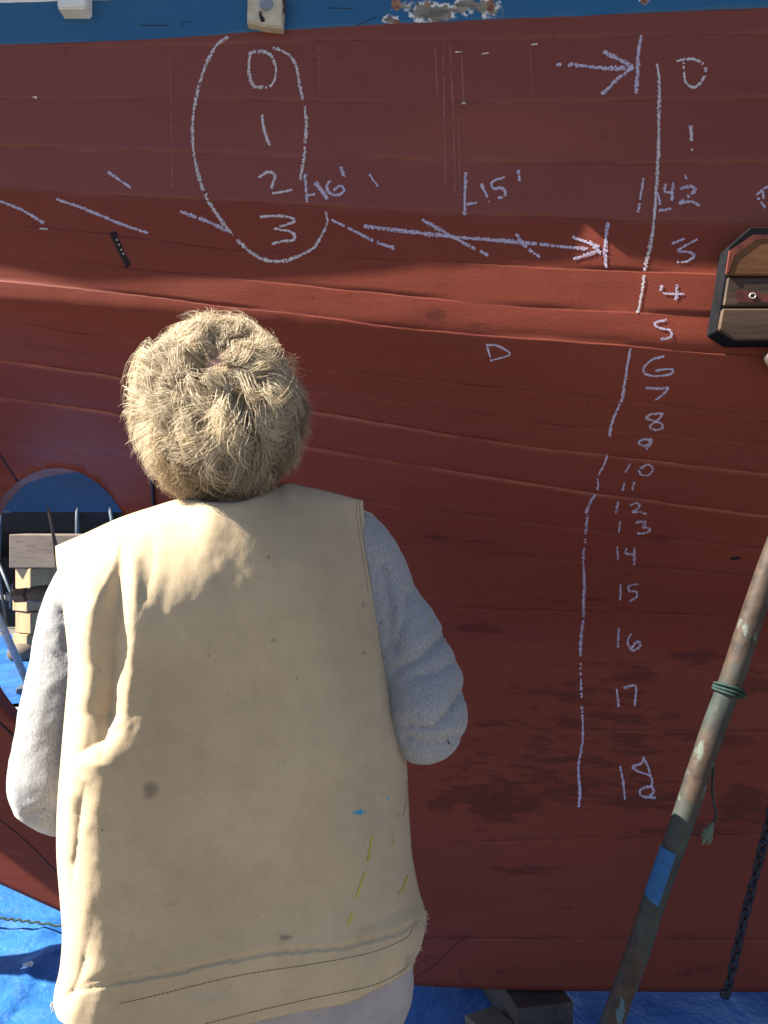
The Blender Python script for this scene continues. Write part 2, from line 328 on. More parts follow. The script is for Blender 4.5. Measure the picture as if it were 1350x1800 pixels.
for k in range(len(curves) - 1):
    a, b = curves[k], curves[k + 1]; gap = np.maximum(b - a, 1.); mg = float(np.median(gap[(pxs > 0) & (pxs < 1350)])); lg = LEDGE.get(k, 0.)
    n = int(max(5, mg / 9)) if k else 8
    open_ = .5 + .5 * noise1(pxs, 200 + k, 1 / 70.); gd = (.0003 + .0017 * open_ ** 1.5) if k > 1 else np.full_like(pxs, .0006)
    e = np.minimum(1.0 / gap, .2)
    lgx = lg * (1 + .3 * noise1(pxs, 300 + k, 1 / 40.)) * np.ones_like(pxs)
    if k: rows.append((a - .2 * e * gap, -gd * (1 if lg == 0 else .3), (np.ones_like(pxs) * (.35 + .65 * open_)) * (1 if lg < .004 else .12), 0 * pxs, k))
    fr = np.concatenate([[0], np.linspace(0, 1, n + 1)[1:-1], [1]])
    for i, f in enumerate(fr):
        y = a + (b - a) * np.clip(f, 0, 1); y = np.where(f == 0, a + 1.3 * np.minimum(1, gap / 10), y); y = np.where(f == 1, b - 1.1 * np.minimum(1, gap / 10), y)
        off = lgx * np.exp(-(y - a) / (gap * .45 + 4)) + .0009 * noise2(pxs, y, 60 + k, 1 / 120., 1 / 60.) + .0004 * math.sin(math.pi * min(max(f, 0), 1))
        if f == 0: off = off - .0003
        rows.append((y, off, 0 * pxs + (.18 if f in (0, 1) and lg < .005 else 0), 0 * pxs + (.8 if f == 0 and lg > .003 else .25 if f == 0 else 0), k))
        if f == 0 and lg <= .003 and mg > 25: rows.append((a + np.minimum(3.6, gap * .15), off, 0 * pxs, 0 * pxs, k))
        if f == 0 and lg > .003: rows.append((a + np.minimum(4.5, gap * .2), lgx * .97, 0 * pxs, 0 * pxs + .5, k))
NR, NC = len(rows), len(pxs)
PY = np.stack([r[0] for r in rows]); PY = np.maximum.accumulate(PY + np.arange(NR)[:, None] * 1e-3, axis=0)
PX = np.broadcast_to(pxs, PY.shape).copy(); OFF = np.stack([r[1] + 0 * pxs for r in rows])
SEAM = np.stack([r[2] + 0 * pxs for r in rows]); RUB = np.stack([r[3] + 0 * pxs for r in rows]); PLANK = np.array([r[4] for r in rows])
# propeller aperture
AC, AR = (100., 1060.), (155., 237.)
fc = lambda A: .25 * (A[:-1, :-1] + A[1:, :-1] + A[:-1, 1:] + A[1:, 1:])
keep = ((fc(PX) - AC[0]) / AR[0]) ** 2 + ((fc(PY) - AC[1]) / AR[1]) ** 2 >= 1
vk = np.zeros((NR, NC), int); tot = np.zeros((NR, NC), int)
for dy in (0, 1):
    for dx in (0, 1): vk[dy:NR - 1 + dy, dx:NC - 1 + dx] += keep; tot[dy:NR - 1 + dy, dx:NC - 1 + dx] += 1
rimv = (vk > 0) & (vk < tot)
sc_ = np.sqrt(((PX - AC[0]) / AR[0]) ** 2 + ((PY - AC[1]) / AR[1]) ** 2)
PX = np.where(rimv, AC[0] + (PX - AC[0]) / sc_, PX); PY = np.where(rimv, AC[1] + (PY - AC[1]) / sc_, PY)
D = hit(PX, PY); V = P(PX, PY, D); Yb = Yhull(V[..., 0], V[..., 2])
V[..., 1] -= OFF
Vf = V.copy(); Vf[..., 1] = 2 * YC - V[..., 1]
N1 = NR * NC; idx = np.arange(N1).reshape(NR, NC)
rr, cc = np.nonzero(keep); fn = np.stack([idx[rr, cc], idx[rr + 1, cc], idx[rr + 1, cc + 1], idx[rr, cc + 1]], 1)
mi = np.where(PLANK[rr] == 0, 2, np.where(PLANK[rr] == 1, 1, 0)); mi = np.where((PLANK[rr + 1] > PLANK[rr]) & (PLANK[rr] < 2), PLANK[rr + 1].clip(0, 2) * 0 + np.where(PLANK[rr + 1] >= 2, 0, 1), mi)
ff = fn[:, ::-1] + N1
strip = []
for c in range(NC - 1):
    strip.append([idx[-1, c], idx[-1, c] + N1, idx[-1, c + 1] + N1, idx[-1, c + 1]]); strip.append([idx[0, c], idx[0, c + 1], idx[0, c + 1] + N1, idx[0, c] + N1])
for r_ in range(NR - 1):
    for c in (0, NC - 1): strip.append([idx[r_, c], idx[r_ + 1, c], idx[r_ + 1, c] + N1, idx[r_, c] + N1])
# aperture rim: boundary edges between kept and removed faces
kp = np.pad(keep, 1, constant_values=True)
for r_ in range(NR):
    for c in np.nonzero(rimv[r_])[0]:
        if c < NC - 1 and 0 < r_ < NR - 1 and keep[r_ - 1, c] != keep[r_, c]: strip.append([idx[r_, c], idx[r_, c + 1], idx[r_, c + 1] + N1, idx[r_, c] + N1])
        if r_ < NR - 1 and 0 < c < NC - 1 and keep[r_, c - 1] != keep[r_, c]: strip.append([idx[r_, c], idx[r_ + 1, c], idx[r_ + 1, c] + N1, idx[r_, c] + N1])
faces = np.concatenate([fn, ff, np.array(strip)])
boat = empty('wooden_boat', (0.3, YC, 0), 'large wooden boat hull painted red below and blue above, chalk numbers on its planks', 'boat')
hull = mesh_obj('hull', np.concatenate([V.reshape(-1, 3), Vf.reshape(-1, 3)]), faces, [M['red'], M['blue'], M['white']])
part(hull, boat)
sm_ = np.ones(len(faces), bool); sm_[len(fn) * 2:] = False; hull.data.polygons.foreach_set('use_smooth', sm_)
mid = np.concatenate([mi, mi, np.where(np.arange(len(strip)) < 0, 0, 0)]).astype(np.int32); hull.data.polygons.foreach_set('material_index', mid)
def blobs(X, Y, L_):
    o = np.zeros_like(X)
    for (cx, cy, rx, ry, a) in L_: o = np.maximum(o, a * np.exp(-(((X - cx) / rx) ** 2 + ((Y - cy) / ry) ** 2)))
    return o
stain = blobs(PX, PY, [(835, 1105, 55, 12, .8), (1000, 1215, 150, 28, .62), (1120, 1190, 90, 26, .6), (1225, 1156, 60, 20, .78), (1100, 1165, 90, 10, .6), (1090, 1263, 130, 16, .75), (880, 1270, 75, 9, .8), (1010, 1268, 60, 12, .75),
    (870, 1410, 110, 60, .72), (790, 1400, 70, 55, .62), (1000, 1385, 110, 50, .62), (1120, 1405, 110, 30, .72), (1300, 1420, 80, 60, .72), (1330, 1205, 50, 36, .7), (1260, 1300, 120, 30, .62), (920, 1528, 110, 14, .74), (1200, 1458, 130, 16, .72), (1110, 1300, 50, 22, .7),
    (850, 955, 60, 14, .62), (770, 948, 40, 12, .6), (1150, 948, 60, 10, .6), (762, 552, 34, 26, .62), (840, 572, 50, 7, .66), (1040, 1050, 300, 60, .37), (1000, 1340, 420, 130, .48), (1000, 1600, 400, 100, .30), (1050, 1240, 300, 70, .46), (920, 1705, 80, 12, .55), (1210, 1705, 100, 14, .6), (760, 1690, 40, 18, .6),
    (180, 860, 60, 26, .5), (1085, 718, 50, 7, .62), (640, 1140, 40, 12, .5)])
bounce_glow = blobs(PX, PY, [(850, 235, 230, 48, .75), (1010, 225, 120, 40, .4)])
peel = blobs(PX, PY, [(760, 25, 55, 24, .86), (840, 12, 50, 22, .86), (690, 36, 26, 12, .7), (705, 10, 25, 14, .45), (1132, 2, 14, 9, .7), (880, 30, 30, 10, .5)])
rust = blobs(PX, PY, [(697, 8, 12, 14, 1.0), (698, 40, 9, 8, 1.1), (750, 8, 10, 9, .85), (862, 10, 10, 13, 1.0), (1132, 0, 9, 9, 1.)])
z0 = np.zeros(N1)
for nm, A in (('stain', stain), ('bounce_glow', bounce_glow), ('peel', peel), ('rust', rust), ('seam', SEAM), ('rub', RUB), ('gloss_sheen_tint', sstep((curves[6][None] + 6 - PY) / 12.))): attr(hull, nm, np.concatenate([A.ravel(), z0]))
bv = hull.data.vertices
NEAR = BVHTree.FromPolygons([tuple(v) for v in V.reshape(-1, 3)], fn.tolist(), epsilon=0.)

def cast(tree, px, py):
    d = Vector(((px - CX) / F, 1, -(py - CY) / F)).normalized(); h = tree.ray_cast(Vector((0, 0, CH)), d)
    return (h[0], h[1] if h[1].dot(d) < 0 else -h[1], d) if h[0] else (None, None, d)

def flakes(tree, strokes, wpx, dens, size, lift=.0012, seed=0, gap=.35):
    """powdery chalk: many small crumbs pressed on a surface along a stroke"""
    g = np.random.default_rng(seed); Vv = []; Fc = []; ku = 0
    for si, st in enumerate(strokes):
        p = smooth_poly(st, 8) if len(st) > 2 else np.asarray(st, float); seg = np.linalg.norm(np.diff(p, axis=0), axis=1); s = np.concatenate([[0], np.cumsum(seg)]); Ln = s[-1]
        n = max(3, int(Ln * dens * 2.3)); t = np.sort(g.uniform(0, Ln, n)); X = np.interp(t, s, p[:, 0]); Y = np.interp(t, s, p[:, 1])
        wv = .66 * wpx * (1 + .35 * noise1(t, 900 + si + seed, 1 / 25.)); pres = noise1(t, 500 + si + seed, 1 / 14.) + .6 * noise1(t, 700 + si + seed, 1 / 4.); ok = pres > -1.05 + gap * .45
        tx = np.gradient(p[:, 0]); ty = np.gradient(p[:, 1]); ln = np.hypot(tx, ty) + 1e-9; nx = np.interp(t, s, -ty / ln); ny = np.interp(t, s, tx / ln)
        o = np.clip(g.normal(0, .27, n), -.52, .52) * wv; X = X + nx * o; Y = Y + ny * o
        for x, y, k in zip(X, Y, ok):
            if not k: continue
            co, no, d = cast(tree, x, y)
            if co is None: continue
            a = g.uniform(0, 6.28); u = Vector((math.cos(a), 0, math.sin(a))); u = (u - no * u.dot(no)).normalized(); v = no.cross(u); r = size * g.uniform(.30, .88) * co.y / F; q = r * g.uniform(.45, 1.)
            c = co + no * (lift * g.uniform(.7, 1.3))
            Vv += [c + u * r, c + v * q + u * r * .2, c - u * r * .9, c - v * q, ]; Fc.append([ku, ku + 1, ku + 2, ku + 3]); ku += 4
    return [tuple(v) for v in Vv], Fc

_fs = [0]
def chalk(name, strokes, w=7.5, dens=1.5, size=2.1, m='chalk', label=None, parent=hull, tree=NEAR, gap=.35, lift=.0012):
    _fs[0] += 1; v, f = flakes(tree, strokes, w, dens, size, lift, _fs[0] * 13, gap)
    if not v: return None
    o = part(mesh_obj(name, v, f, M[m], None, False), parent)
    if label: o['label'] = label
    return o
z2 = lambda *q: [(675 + x / 2, y / 2) for x, y in q]
z3 = lambda *q: [(675 + x / 2, 520 + y / 2) for x, y in q]
z4 = lambda *q: [(675 + x / 2, 1000 + y / 2) for x, y in q]
z5 = lambda *q: [(675 + x / 2, 1360 + y / 2) for x, y in q]
chalk('chalk_circle', [[(400, 65), (380, 82), (360, 120), (346, 170), (339, 215), (340, 260), (347, 300), (362, 345), (380, 375), (400, 402), (420, 425), (445, 447), (470, 458), (500, 459), (525, 450), (550, 437), (565, 415), (575, 392), (573, 373)],
    [(480, 84), (505, 95), (520, 115), (527, 150), (533, 178), (538, 205), (538, 240), (533, 285), (528, 316)]], 7.5, 1.25, 2.0, 'chalkw')
chalk('chalk_number', [[(437, 95), (455, 91), (475, 97), (485, 120), (483, 140), (475, 152), (460, 154), (445, 150), (438, 130), (438, 110), (440, 95)]], 7, 1.5, 2., 'chalkw', 'chalk figure 0 inside the loop')
chalk('chalk_number', [[(461, 203), (463, 220), (468, 240), (474, 256)]], 6, 1.9, 1.9, 'chalkw', 'chalk figure 1 inside the loop')
chalk('chalk_number', [[(452, 317), (463, 306), (476, 303), (484, 310), (480, 322), (477, 338), (490, 339), (514, 334)]], 6, 1.9, 1.9, 'chalkw', 'chalk figure 2 inside the loop')
chalk('chalk_number', [[(458, 381), (490, 380), (512, 383), (518, 390)], [(518, 390), (482, 403)], [(482, 403), (505, 406), (518, 413), (515, 422), (500, 424), (478, 429)]], 6, 1.7, 1.9, 'chalkw', 'chalk figure 3 inside the loop')
chalk('chalk_measure_mark', [[(537, 305), (538, 330), (540, 356)], [(540, 344), (554, 342)], [(553, 322), (575, 350)], [(555, 321), (577, 350)], [(580, 317), (574, 330), (581, 341), (595, 343), (605, 335), (598, 327), (585, 336)], [(599, 294), (605, 311)]], 7, 1.7, 2., 'chalk', "chalk mark reading 16'")
chalk('chalk_dash', [[(0, 354), (40, 370), (78, 393)], [(-70, 325), (0, 354)]], 6); chalk('chalk_dash', [[(97, 350), (150, 368), (210, 393), (260, 410)]], 7); chalk('chalk_dash', [[(188, 301), (231, 331)]], 5.5); chalk('chalk_dash', [[(317, 372), (360, 388), (402, 406)]], 8)
chalk('chalk_dash', [[(583, 387), (620, 405), (660, 425), (694, 437)]], 8); chalk('chalk_dash', [[(650, 307), (664, 328)]], 4.5); chalk('chalk_dash', [[(742, 387), (775, 405), (820, 430), (858, 449)]], 9); chalk('chalk_dash', [[(907, 412), (925, 435), (949, 452)]], 7)
chalk('chalk_arrow', [[(640, 398), (700, 405), (780, 415), (900, 425), (980, 433), (1032, 438)], [(1006, 417), (1053, 434)], [(1008, 456), (1052, 441)], [(1036, 425), (1056, 446)], [(1068, 392), (1064, 430), (1065, 470)]], 8.5, 1.7)
chalk('chalk_measure_mark', [[(819, 303), (817, 340), (817, 378)], [(815, 360), (838, 357)], [(846, 324), (860, 355)], [(887, 312), (865, 320), (868, 332), (883, 331), (889, 343), (876, 349)], [(911, 300), (913, 319)]], 7, 1.7, 2., 'chalk', "chalk mark reading 15'")
chalk('chalk_arrow', [[(977, 114), (1020, 116), (1070, 121), (1112, 119)], [(1060, 92), (1085, 103), (1112, 118)], [(1112, 118), (1085, 140), (1058, 166)], [(1127, 63), (1122, 90), (1121, 120), (1118, 165)]], 10, 1.6, 2.3)
chalk('chalk_number', [z2((1028, 217), (1060, 210), (1100, 212), (1130, 240), (1118, 285), (1092, 307), (1062, 295), (1055, 260), (1052, 212))], 6.5, 1.7, 2., 'chalkw', 'chalk figure 0 at the top of the right column')
chalk('chalk_line', [[(1155, 113), (1159, 150), (1158, 200), (1157, 260), (1155, 310), (1152, 350), (1148, 400), (1143, 430), (1136, 460), (1130, 500), (1124, 535), (1121, 551)]], 8, 1.35, 2., 'chalkw')
chalk('chalk_number', [[(1214, 220), (1215, 248)], [(1216, 262), (1216, 265)]], 7, 1.6, 2., 'chalkw', 'chalk figure 1 of the right column')
chalk('chalk_measure_mark', [[(1131, 314), (1121, 374)], [(1156, 340), (1161, 361)], [(1170, 324), (1168, 337), (1182, 339)], [(1183, 321), (1181, 353)], [(1204, 307), (1206, 315)], [(1195, 333), (1212, 328), (1222, 334), (1206, 348), (1193, 358)], [(1193, 358), (1214, 355), (1231, 362)], [(1158, 371), (1180, 367)]], 6, 1.6, 1.9, 'chalk', "chalk mark reading 14' 2")
chalk('chalk_letter', [[(1329, 343), (1350, 328), (1372, 322)], [(1331, 347), (1345, 366)], [(1340, 336), (1342, 350)]], 6, 1.6, 1.9)
chalk('chalk_number', [[(1181, 429), (1203, 420)], [(1225, 421), (1205, 432), (1190, 442), (1210, 443), (1220, 450), (1206, 460), (1190, 461)]], 6, 1.5, 1.9, 'chalk', 'chalk figure 3 of the right column')
chalk('chalk_number', [[(1163, 502), (1162, 512), (1175, 517), (1203, 517)], [(1190, 501), (1188, 528)]], 6.5, 1.5, 1.9, 'chalk', 'chalk figure 4 of the right column')
NUM = {'5': [z3((995, 85), (950, 97), (970, 115), (1002, 120), (1012, 138), (998, 150), (972, 152))], '6': [z3((985, 212), (940, 225), (912, 255), (922, 275), (965, 281), (1012, 272), (1012, 258), (985, 258), (952, 263))], '7': [z3((920, 322), (960, 325), (1000, 322)), z3((1000, 322), (985, 342), (955, 365))],
    '8': [z3((980, 412), (942, 414), (920, 428), (948, 438), (978, 450), (975, 467), (945, 468), (935, 455), (960, 438), (980, 413))], '9': [z3((942, 502), (905, 505), (895, 517), (920, 526), (941, 505)), z3((941, 505), (938, 520), (922, 535))], '10': [z3((866, 588), (848, 620)), z3((900, 605), (928, 592), (945, 606), (932, 627), (905, 628), (895, 612))],
    '11': [z3((846, 655), (838, 685)), z3((880, 652), (872, 682))], '12': [z3((823, 722), (815, 765)), z3((865, 735), (888, 727), (898, 738), (872, 761)), z3((872, 761), (900, 758), (922, 766))], '13': [z3((830, 792), (825, 832)), z3((885, 795), (920, 792), (912, 806)), z3((905, 810), (932, 816), (928, 830), (890, 835))],
    '14': [z3((819, 880), (823, 926)), z3((852, 883), (851, 905), (880, 906)), z3((881, 882), (880, 946))], '15': [z3((832, 1012), (830, 1070)), z3((892, 1012), (862, 1018), (861, 1036), (886, 1038), (887, 1058), (862, 1073))], '16': [z4((825, 208), (822, 275)), z4((870, 225), (856, 255), (874, 285), (899, 272), (895, 253), (877, 265), (872, 280))],
    '17': [z4((818, 422), (825, 485)), z4((843, 420), (868, 411), (886, 416), (881, 480))], '18': [[(1090, 1347), (1096, 1380), (1098, 1406)], [(1131, 1331), (1127, 1342), (1111, 1348), (1125, 1357), (1143, 1364), (1146, 1374), (1144, 1381), (1128, 1386), (1124, 1393), (1130, 1400), (1152, 1402)], [(1131, 1331), (1139, 1348), (1143, 1364)], [(1144, 1381), (1149, 1391), (1140, 1402)]]}
for k, st in NUM.items(): chalk('chalk_number', st, 5.2, 1.7, 1.75, 'chalk', 'chalk figure ' + k + ' of the right column', gap=-.7)
chalk('chalk_line', [z3((866, 185), (856, 240), (845, 310), (835, 365), (815, 410), (800, 450), (792, 494))], 6.5, 1.6); chalk('chalk_line', [z3((785, 557), (770, 600), (752, 628))], 6, 1.6); chalk('chalk_line', [z3((750, 640), (753, 660), (750, 682))], 4, 1.2)
chalk('chalk_line', [z3((741, 697), (720, 735), (710, 763))], 6.5, 1.7); chalk('chalk_line', [z3((715, 768), (710, 820), (705, 870), (700, 930), (703, 990), (700, 1080)), z4((701, 120), (700, 180), (692, 250), (690, 330), (693, 420), (697, 500), (698, 600), (685, 680), (683, 720), (688, 790), (687, 830)), z4((702, 0), (705, 60), (702, 120))], 6.5, 1.35, 1.9); chalk('chalk_line', [z5((686, 25), (688, 60), (685, 116))], 5.5, 1.3)
chalk('chalk_letter', [z3((362, 172), (370, 205), (379, 233)), z3((360, 172), (400, 176), (442, 205), (380, 226))], 5, 1.8, 1.7, 'chalk', 'chalk letter D on the middle planks')
for q in ([(70, 402), (84, 403)], [(58, 171), (65, 172)], z2((252, 184), (272, 184)), z2((345, 191), (368, 187)), z2((518, 158), (540, 156)), z2((275, 364), (287, 364))): chalk('paint_fleck', [q], 3.2, 3.5, 1.8, 'fleck', gap=0)
for x0, y0, y1, dn in ((766, 85, 170, .9), (780, 78, 330, .8), (792, 80, 180, .9), (797, 150, 340, .6), (812, 92, 182, 1.1), (806, 205, 345, .4), (932, 75, 165, .3), (300, 95, 330, .35), (560, 82, 170, .3)):
    chalk('paint_drip', [[(x0 - 1, y0), (x0 + 1, .5 * (y0 + y1)), (x0 + 3, y1)]], 2.4, dn * 1.5, 1.9, 'drip', gap=0, lift=.0006)

def on_hull_tube(name, pts, r, m, lift=.0, parent=hull, n=8):
    q = smooth_poly(pts, 10) if len(pts) > 2 else np.linspace(pts[0], pts[1], 14); path = []
    for x, y in q:
        co, no, d = cast(NEAR, x, y)
        if co: path.append(co + no * lift)
    return part(mesh_obj(name, *tube_data(path, r, n), M[m]), parent)
on_hull_tube('rudder_seam', [(-60, 720), (0, 800), (24, 836), (34, 850)], .0035, 'seam', -.001)
on_hull_tube('plank_joint', [(-30, 1248), (0, 1271), (20, 1290), (50, 1318)], .004, 'seam', -.001)
on_hull_tube('plank_joint', [(-40, 1408), (0, 1441), (45, 1478), (88, 1521), (110, 1545)], .0018, 'seam', -.0003)
# scuffs: crack lines near the keel
on_hull_tube('plank_crack', [z5((115, 715))[0], z5((180, 670))[0], z5((240, 610))[0], z5((300, 565))[0]], .0013, 'seam', -.0002); on_hull_tube('plank_crack', [z5((268, 680))[0], z5((270, 705))[0], z5((300, 735))[0]], .001, 'seam', -.0002)
for q in ([(245, 44), (297, 45)], [(319, 38), (336, 38)], [(320, 38), (320, 49)], [(577, 14), (620, 15)], [(628, 45), (660, 30)]): on_hull_tube('paint_crack', q, .0008, 'black', 0.)
# black cable clipped to the hull behind the head
on_hull_tube('transducer_cable', [(268, 800), (270, 850), (271, 876), (276, 890), (290, 900)], .005, 'black', .006)
# riveted strap
def frame_at(px, py):
    co, no, d = cast(NEAR, px, py); return co, no
a, na = frame_at(199, 413); b_, nb = frame_at(226, 470); ax = (b_ - a); up = ax.normalized(); sd = up.cross(na).normalized()
mb = MB(); hv = []
for s_ in (0, 1):
    base = a if s_ == 0 else b_
    for e in (-1, 1):
        for t in (0, 1): hv.append(base + sd * e * .0065 + na * (.0 + .006 * t))
strap = part(mesh_obj('metal_strap', [tuple(v) for v in hv], [[0, 2, 3, 1], [4, 5, 7, 6], [1, 3, 7, 5], [0, 1, 5, 4], [2, 6, 7, 3]], M['iron'], None, False), hull)
rv = MB()
for t in (.25, .4, .55, .68): c = a + ax * t + na * .006; rv.ball(c, .0022, 6)
rv.build('rivet', M['rivet'], strap, True)
# drain hole
co, no = frame_at(1293, 981); hb = MB(); ang = np.linspace(0, 2 * math.pi, 20, endpoint=False)
u = Vector((1, 0, 0)); u = (u - no * u.dot(no)).normalized(); v_ = no.cross(u)
part(mesh_obj('drain_hole', [tuple(co + no * .0011 + u * .0125 * math.cos(t) + v_ * .008 * math.sin(t) * (1 + .2 * math.sin(2 * t))) for t in ang], [list(range(20))], M['hole'], None, False), hull)
# white block and cream plate with bolt on the blue strake
def plate(name, corners, depth, m, parent=hull):
    q = [frame_at(x, max(y, -390)) for x, y in corners]; n_ = len(q); no = q[0][1]; vs = [tuple(c + Vector((0, .01, 0))) for c, _ in q] + [tuple(c - Vector((0, depth, 0))) for c, _ in q]
    fs = [list(range(n_, 2 * n_))] + [[i, (i + 1) % n_, n_ + (i + 1) % n_, n_ + i] for i in range(n_)]
    o = mesh_obj(name, vs, fs, M[m], None, False); bm = bmesh.new(); bm.from_mesh(o.data); bmesh.ops.recalc_face_normals(bm, faces=bm.faces[:])
    bmesh.ops.bevel(bm, geom=[e for e in bm.edges if all(v.co.y < q[0][0].y - depth * .5 for v in e.verts)], offset=.003, segments=2, affect='EDGES'); bm.to_mesh(o.data); bm.free(); return part(o, parent)
plate('fender_block', [(111, -90), (161, -90), (162, 28), (158, 33), (114, 33), (112, 26)], .035, 'white')
pl = plate('chain_plate', [(442, -120), (506, -120), (500, 44), (499, 60), (470, 57), (437, 50)], .022, 'cream')
co, no = frame_at(471, 20); bb = MB(); ctr = co - Vector((0, .0222, 0)); bb.tube([ctr, ctr - Vector((0, .002, 0)), ctr - Vector((0, .005, 0))], [.0135, .0135, .0115], 24); bb.build('bolt_head', M['zinc'], pl, False)
bb = MB(); bb.tube([ctr, ctr - Vector((0, .0012, 0))], [.0155, .0155], 24); bb.build('washer', M['fadedwhite'], pl, False)
def chip(poly, m, parent, dy=.0235):
    vs = []
    for x, y in poly:
        c, n_ = frame_at(x, y); k = (c.y - dy) / c.y; vs.append((c.x * k, c.y - dy, CH + (c.z - CH) * k))
    part(mesh_obj('bare_patch', vs, [list(range(len(vs)))], M[m], None, False), parent)
chip([(456, 20), (459, 18), (460, 26), (466, 33), (465, 38), (459, 39), (457, 33), (455, 27)], 'iron', pl)
chip([(496, 0), (502, -4), (503, 20), (499, 26), (497, 18), (499, 10)], 'iron', pl)
# rub rail above the frame; overhang and notch shaped for the hull's shadow edge
def rail(x0, x1, prof, name, m):
    xs = np.unique(np.concatenate([np.arange(x0, x1 + .001, .05), np.arange(-.46, -.25, .008)])); vs = []; fs = []
    for x in xs:
        for k_, (dy, z) in enumerate(prof):
            if k_ < 3: z = z + .07 * math.exp(-((x + .37) / .036) ** 4) + .006 * float(noise1(x, 77, 6.)) - .02 * sstep((-.4 - x) / 1.)
            vs.append((x, float(Yhull(x, z)) - dy, z))
    n_ = len(prof)
    for i in range(len(xs) - 1):
        for j in range(n_): fs.append([i * n_ + j, i * n_ + (j + 1) % n_, (i + 1) * n_ + (j + 1) % n_, (i + 1) * n_ + j])
    fs += [list(range(n_)), [(len(xs) - 1) * n_ + j for j in range(n_ - 1, -1, -1)]]
    return part(mesh_obj(name, vs, fs, M[m], None, False), boat)
RAIL_D, RAIL_Z = .206, 2.72
rail(-3.15, 3.4, [(-.01, RAIL_Z), (RAIL_D - .01, RAIL_Z), (RAIL_D, RAIL_Z + .01), (RAIL_D, RAIL_Z + .08), (RAIL_D - .015, RAIL_Z + .095), (-.01, RAIL_Z + .095)], 'rub_rail', 'white')
# propeller, shaft
SX = lambda px, d: (px - CX) / F * d
SZ = lambda py, d: CH - (py - CY) / F * d
pd = YC; prop = empty('propeller', (SX(80, pd), pd, SZ(1044, pd)), None, None); prop.parent = boat; prop.matrix_parent_inverse = boat.matrix_basis.inverted()
def ppart(o): return part(o, prop)
hz = SZ(1043, pd); mb = MB(); tl = lambda px: (SX(px, pd), pd, SZ(1047 - .09 * (px - 30), pd))
mb.tube([tl(x) for x in (47, 60, 110, 170, 320)], [.016, .023, .024, .022, .022], 20); ppart(mb.build('shaft', M['shaft'], None, True))
mb = MB(); mb.tube([tl(x) for x in (24, 27, 46, 48)], [.014, .021, .023, .019], 6); ppart(mb.build('nut', M['bronze'], None, False))
mb = MB(); mb.tube([tl(x) for x in (12, 26)], [.012, .012], 12); c0 = tl(20); mb.tube([(c0[0], c0[1] - .01, c0[2] - .034), (c0[0] + .002, c0[1] - .012, c0[2]), (c0[0] + .007, c0[1] - .008, c0[2] + .036)], .0025, 6); ppart(mb.build('cotter_pin', M['zinc'], None, True))
mb = MB(); mb.tube([tl(x) for x in (92, 98, 125, 140)], [.034, .046, .048, .038], 24); ppart(mb.build('hub', M['bronze'], None, True))
for k in range(2):
    th = R(90 + 180 * k + 4); vs = []; fs = []; nr, nw = 12, 8
    for i in range(nr):
        s_ = i / (nr - 1); r_ = .035 + .205 * s_; wd = .075 * math.sin(math.pi * min(1, .18 + .82 * s_)) ** .6 * (1 - .75 * s_ ** 4) + .004; tw = R(62 - 34 * s_)
        for j in range(nw):
            e = -1 + 2 * j / (nw - 1); t_ = .006 * (1 - e * e) * (1 - .7 * s_) + .0015
            for sg in (-1, 1):
                lx = e * wd * math.cos(tw) * .32 - .035 * s_; ly = e * wd * math.sin(tw); n_ = sg * t_
                X = lx + n_; rad = r_; ca, sa = math.cos(th), math.sin(th); vs.append((SX(110, pd) + X, pd + ca * rad - sa * ly, hz + .004 + sa * rad + ca * ly))
    g = lambda i, j, t: (i * nw + j) * 2 + t
    for i in range(nr - 1):
        for j in range(nw - 1): fs.append([g(i, j, 0), g(i + 1, j, 0), g(i + 1, j + 1, 0), g(i, j + 1, 0)]); fs.append([g(i, j, 1), g(i, j + 1, 1), g(i + 1, j + 1, 1), g(i + 1, j, 1)])
        for j in (0, nw - 1): fs.append([g(i, j, 0), g(i, j, 1), g(i + 1, j, 1), g(i + 1, j, 0)])
    for j in range(nw - 1): fs.append([g(nr - 1, j, 0), g(nr - 1, j, 1), g(nr - 1, j + 1, 1), g(nr - 1, j + 1, 0)])
    ppart(mesh_obj('blade', vs, fs, M['bronze'], None, True))

# ------------------------------------------------------------------ ground and tarps
gd = tag(mesh_obj('ground', [(-600, -600, 0), (600, -600, 0), (600, 600, 0), (-600, 600, 0)], [[0, 1, 2, 3]], M['ground'], None, False), kind='structure')
def tarp(x0, x1, y0, y1, seed, label, step=.03, amp=.02):
    xs = np.arange(x0, x1, step); ys = np.arange(y0, y1, step); X, Y = np.meshgrid(xs, ys)
    Z = .022 + amp * (.55 * noise2(X, Y, seed, 3, 5) + .35 * noise2(X + .3 * Y, Y, seed + 1, 9, 13) + .18 * noise2(X, Y - .4 * X, seed + 2, 22, 30)); rdg = np.maximum(0, 1 - np.abs(noise2(X, Y, seed + 3, 2.2, 4.)) * 7) * .022; Z = np.maximum(Z + rdg, .005)
    n_, m_ = X.shape; i = np.arange(n_ * m_).reshape(n_, m_); fs = np.stack([i[:-1, :-1], i[:-1, 1:], i[1:, 1:], i[1:, :-1]], -1).reshape(-1, 4)
    return tag(mesh_obj('blue_tarp', np.stack([X, Y, Z], -1).reshape(-1, 3), fs, M['tarp'], None, True), label, 'tarp')
tarp(-3.2, 3.2, 1.7, 5.6, 3, 'wrinkled blue tarp on the ground beneath the red hull and its keel')
tarp(-7.5, -1.2, 6.6, 10.3, 9, 'sunlit rumpled blue tarp beyond the propeller opening, under the timber crib', .05, .035)
mb = MB(); mb.box((-3.4, 6.15, .02), (4.4, .55, .04), .02, .008); tag(mb.build('concrete_slab', M['concrete']), 'pale flat slab strip between the two blue tarps', 'slab')

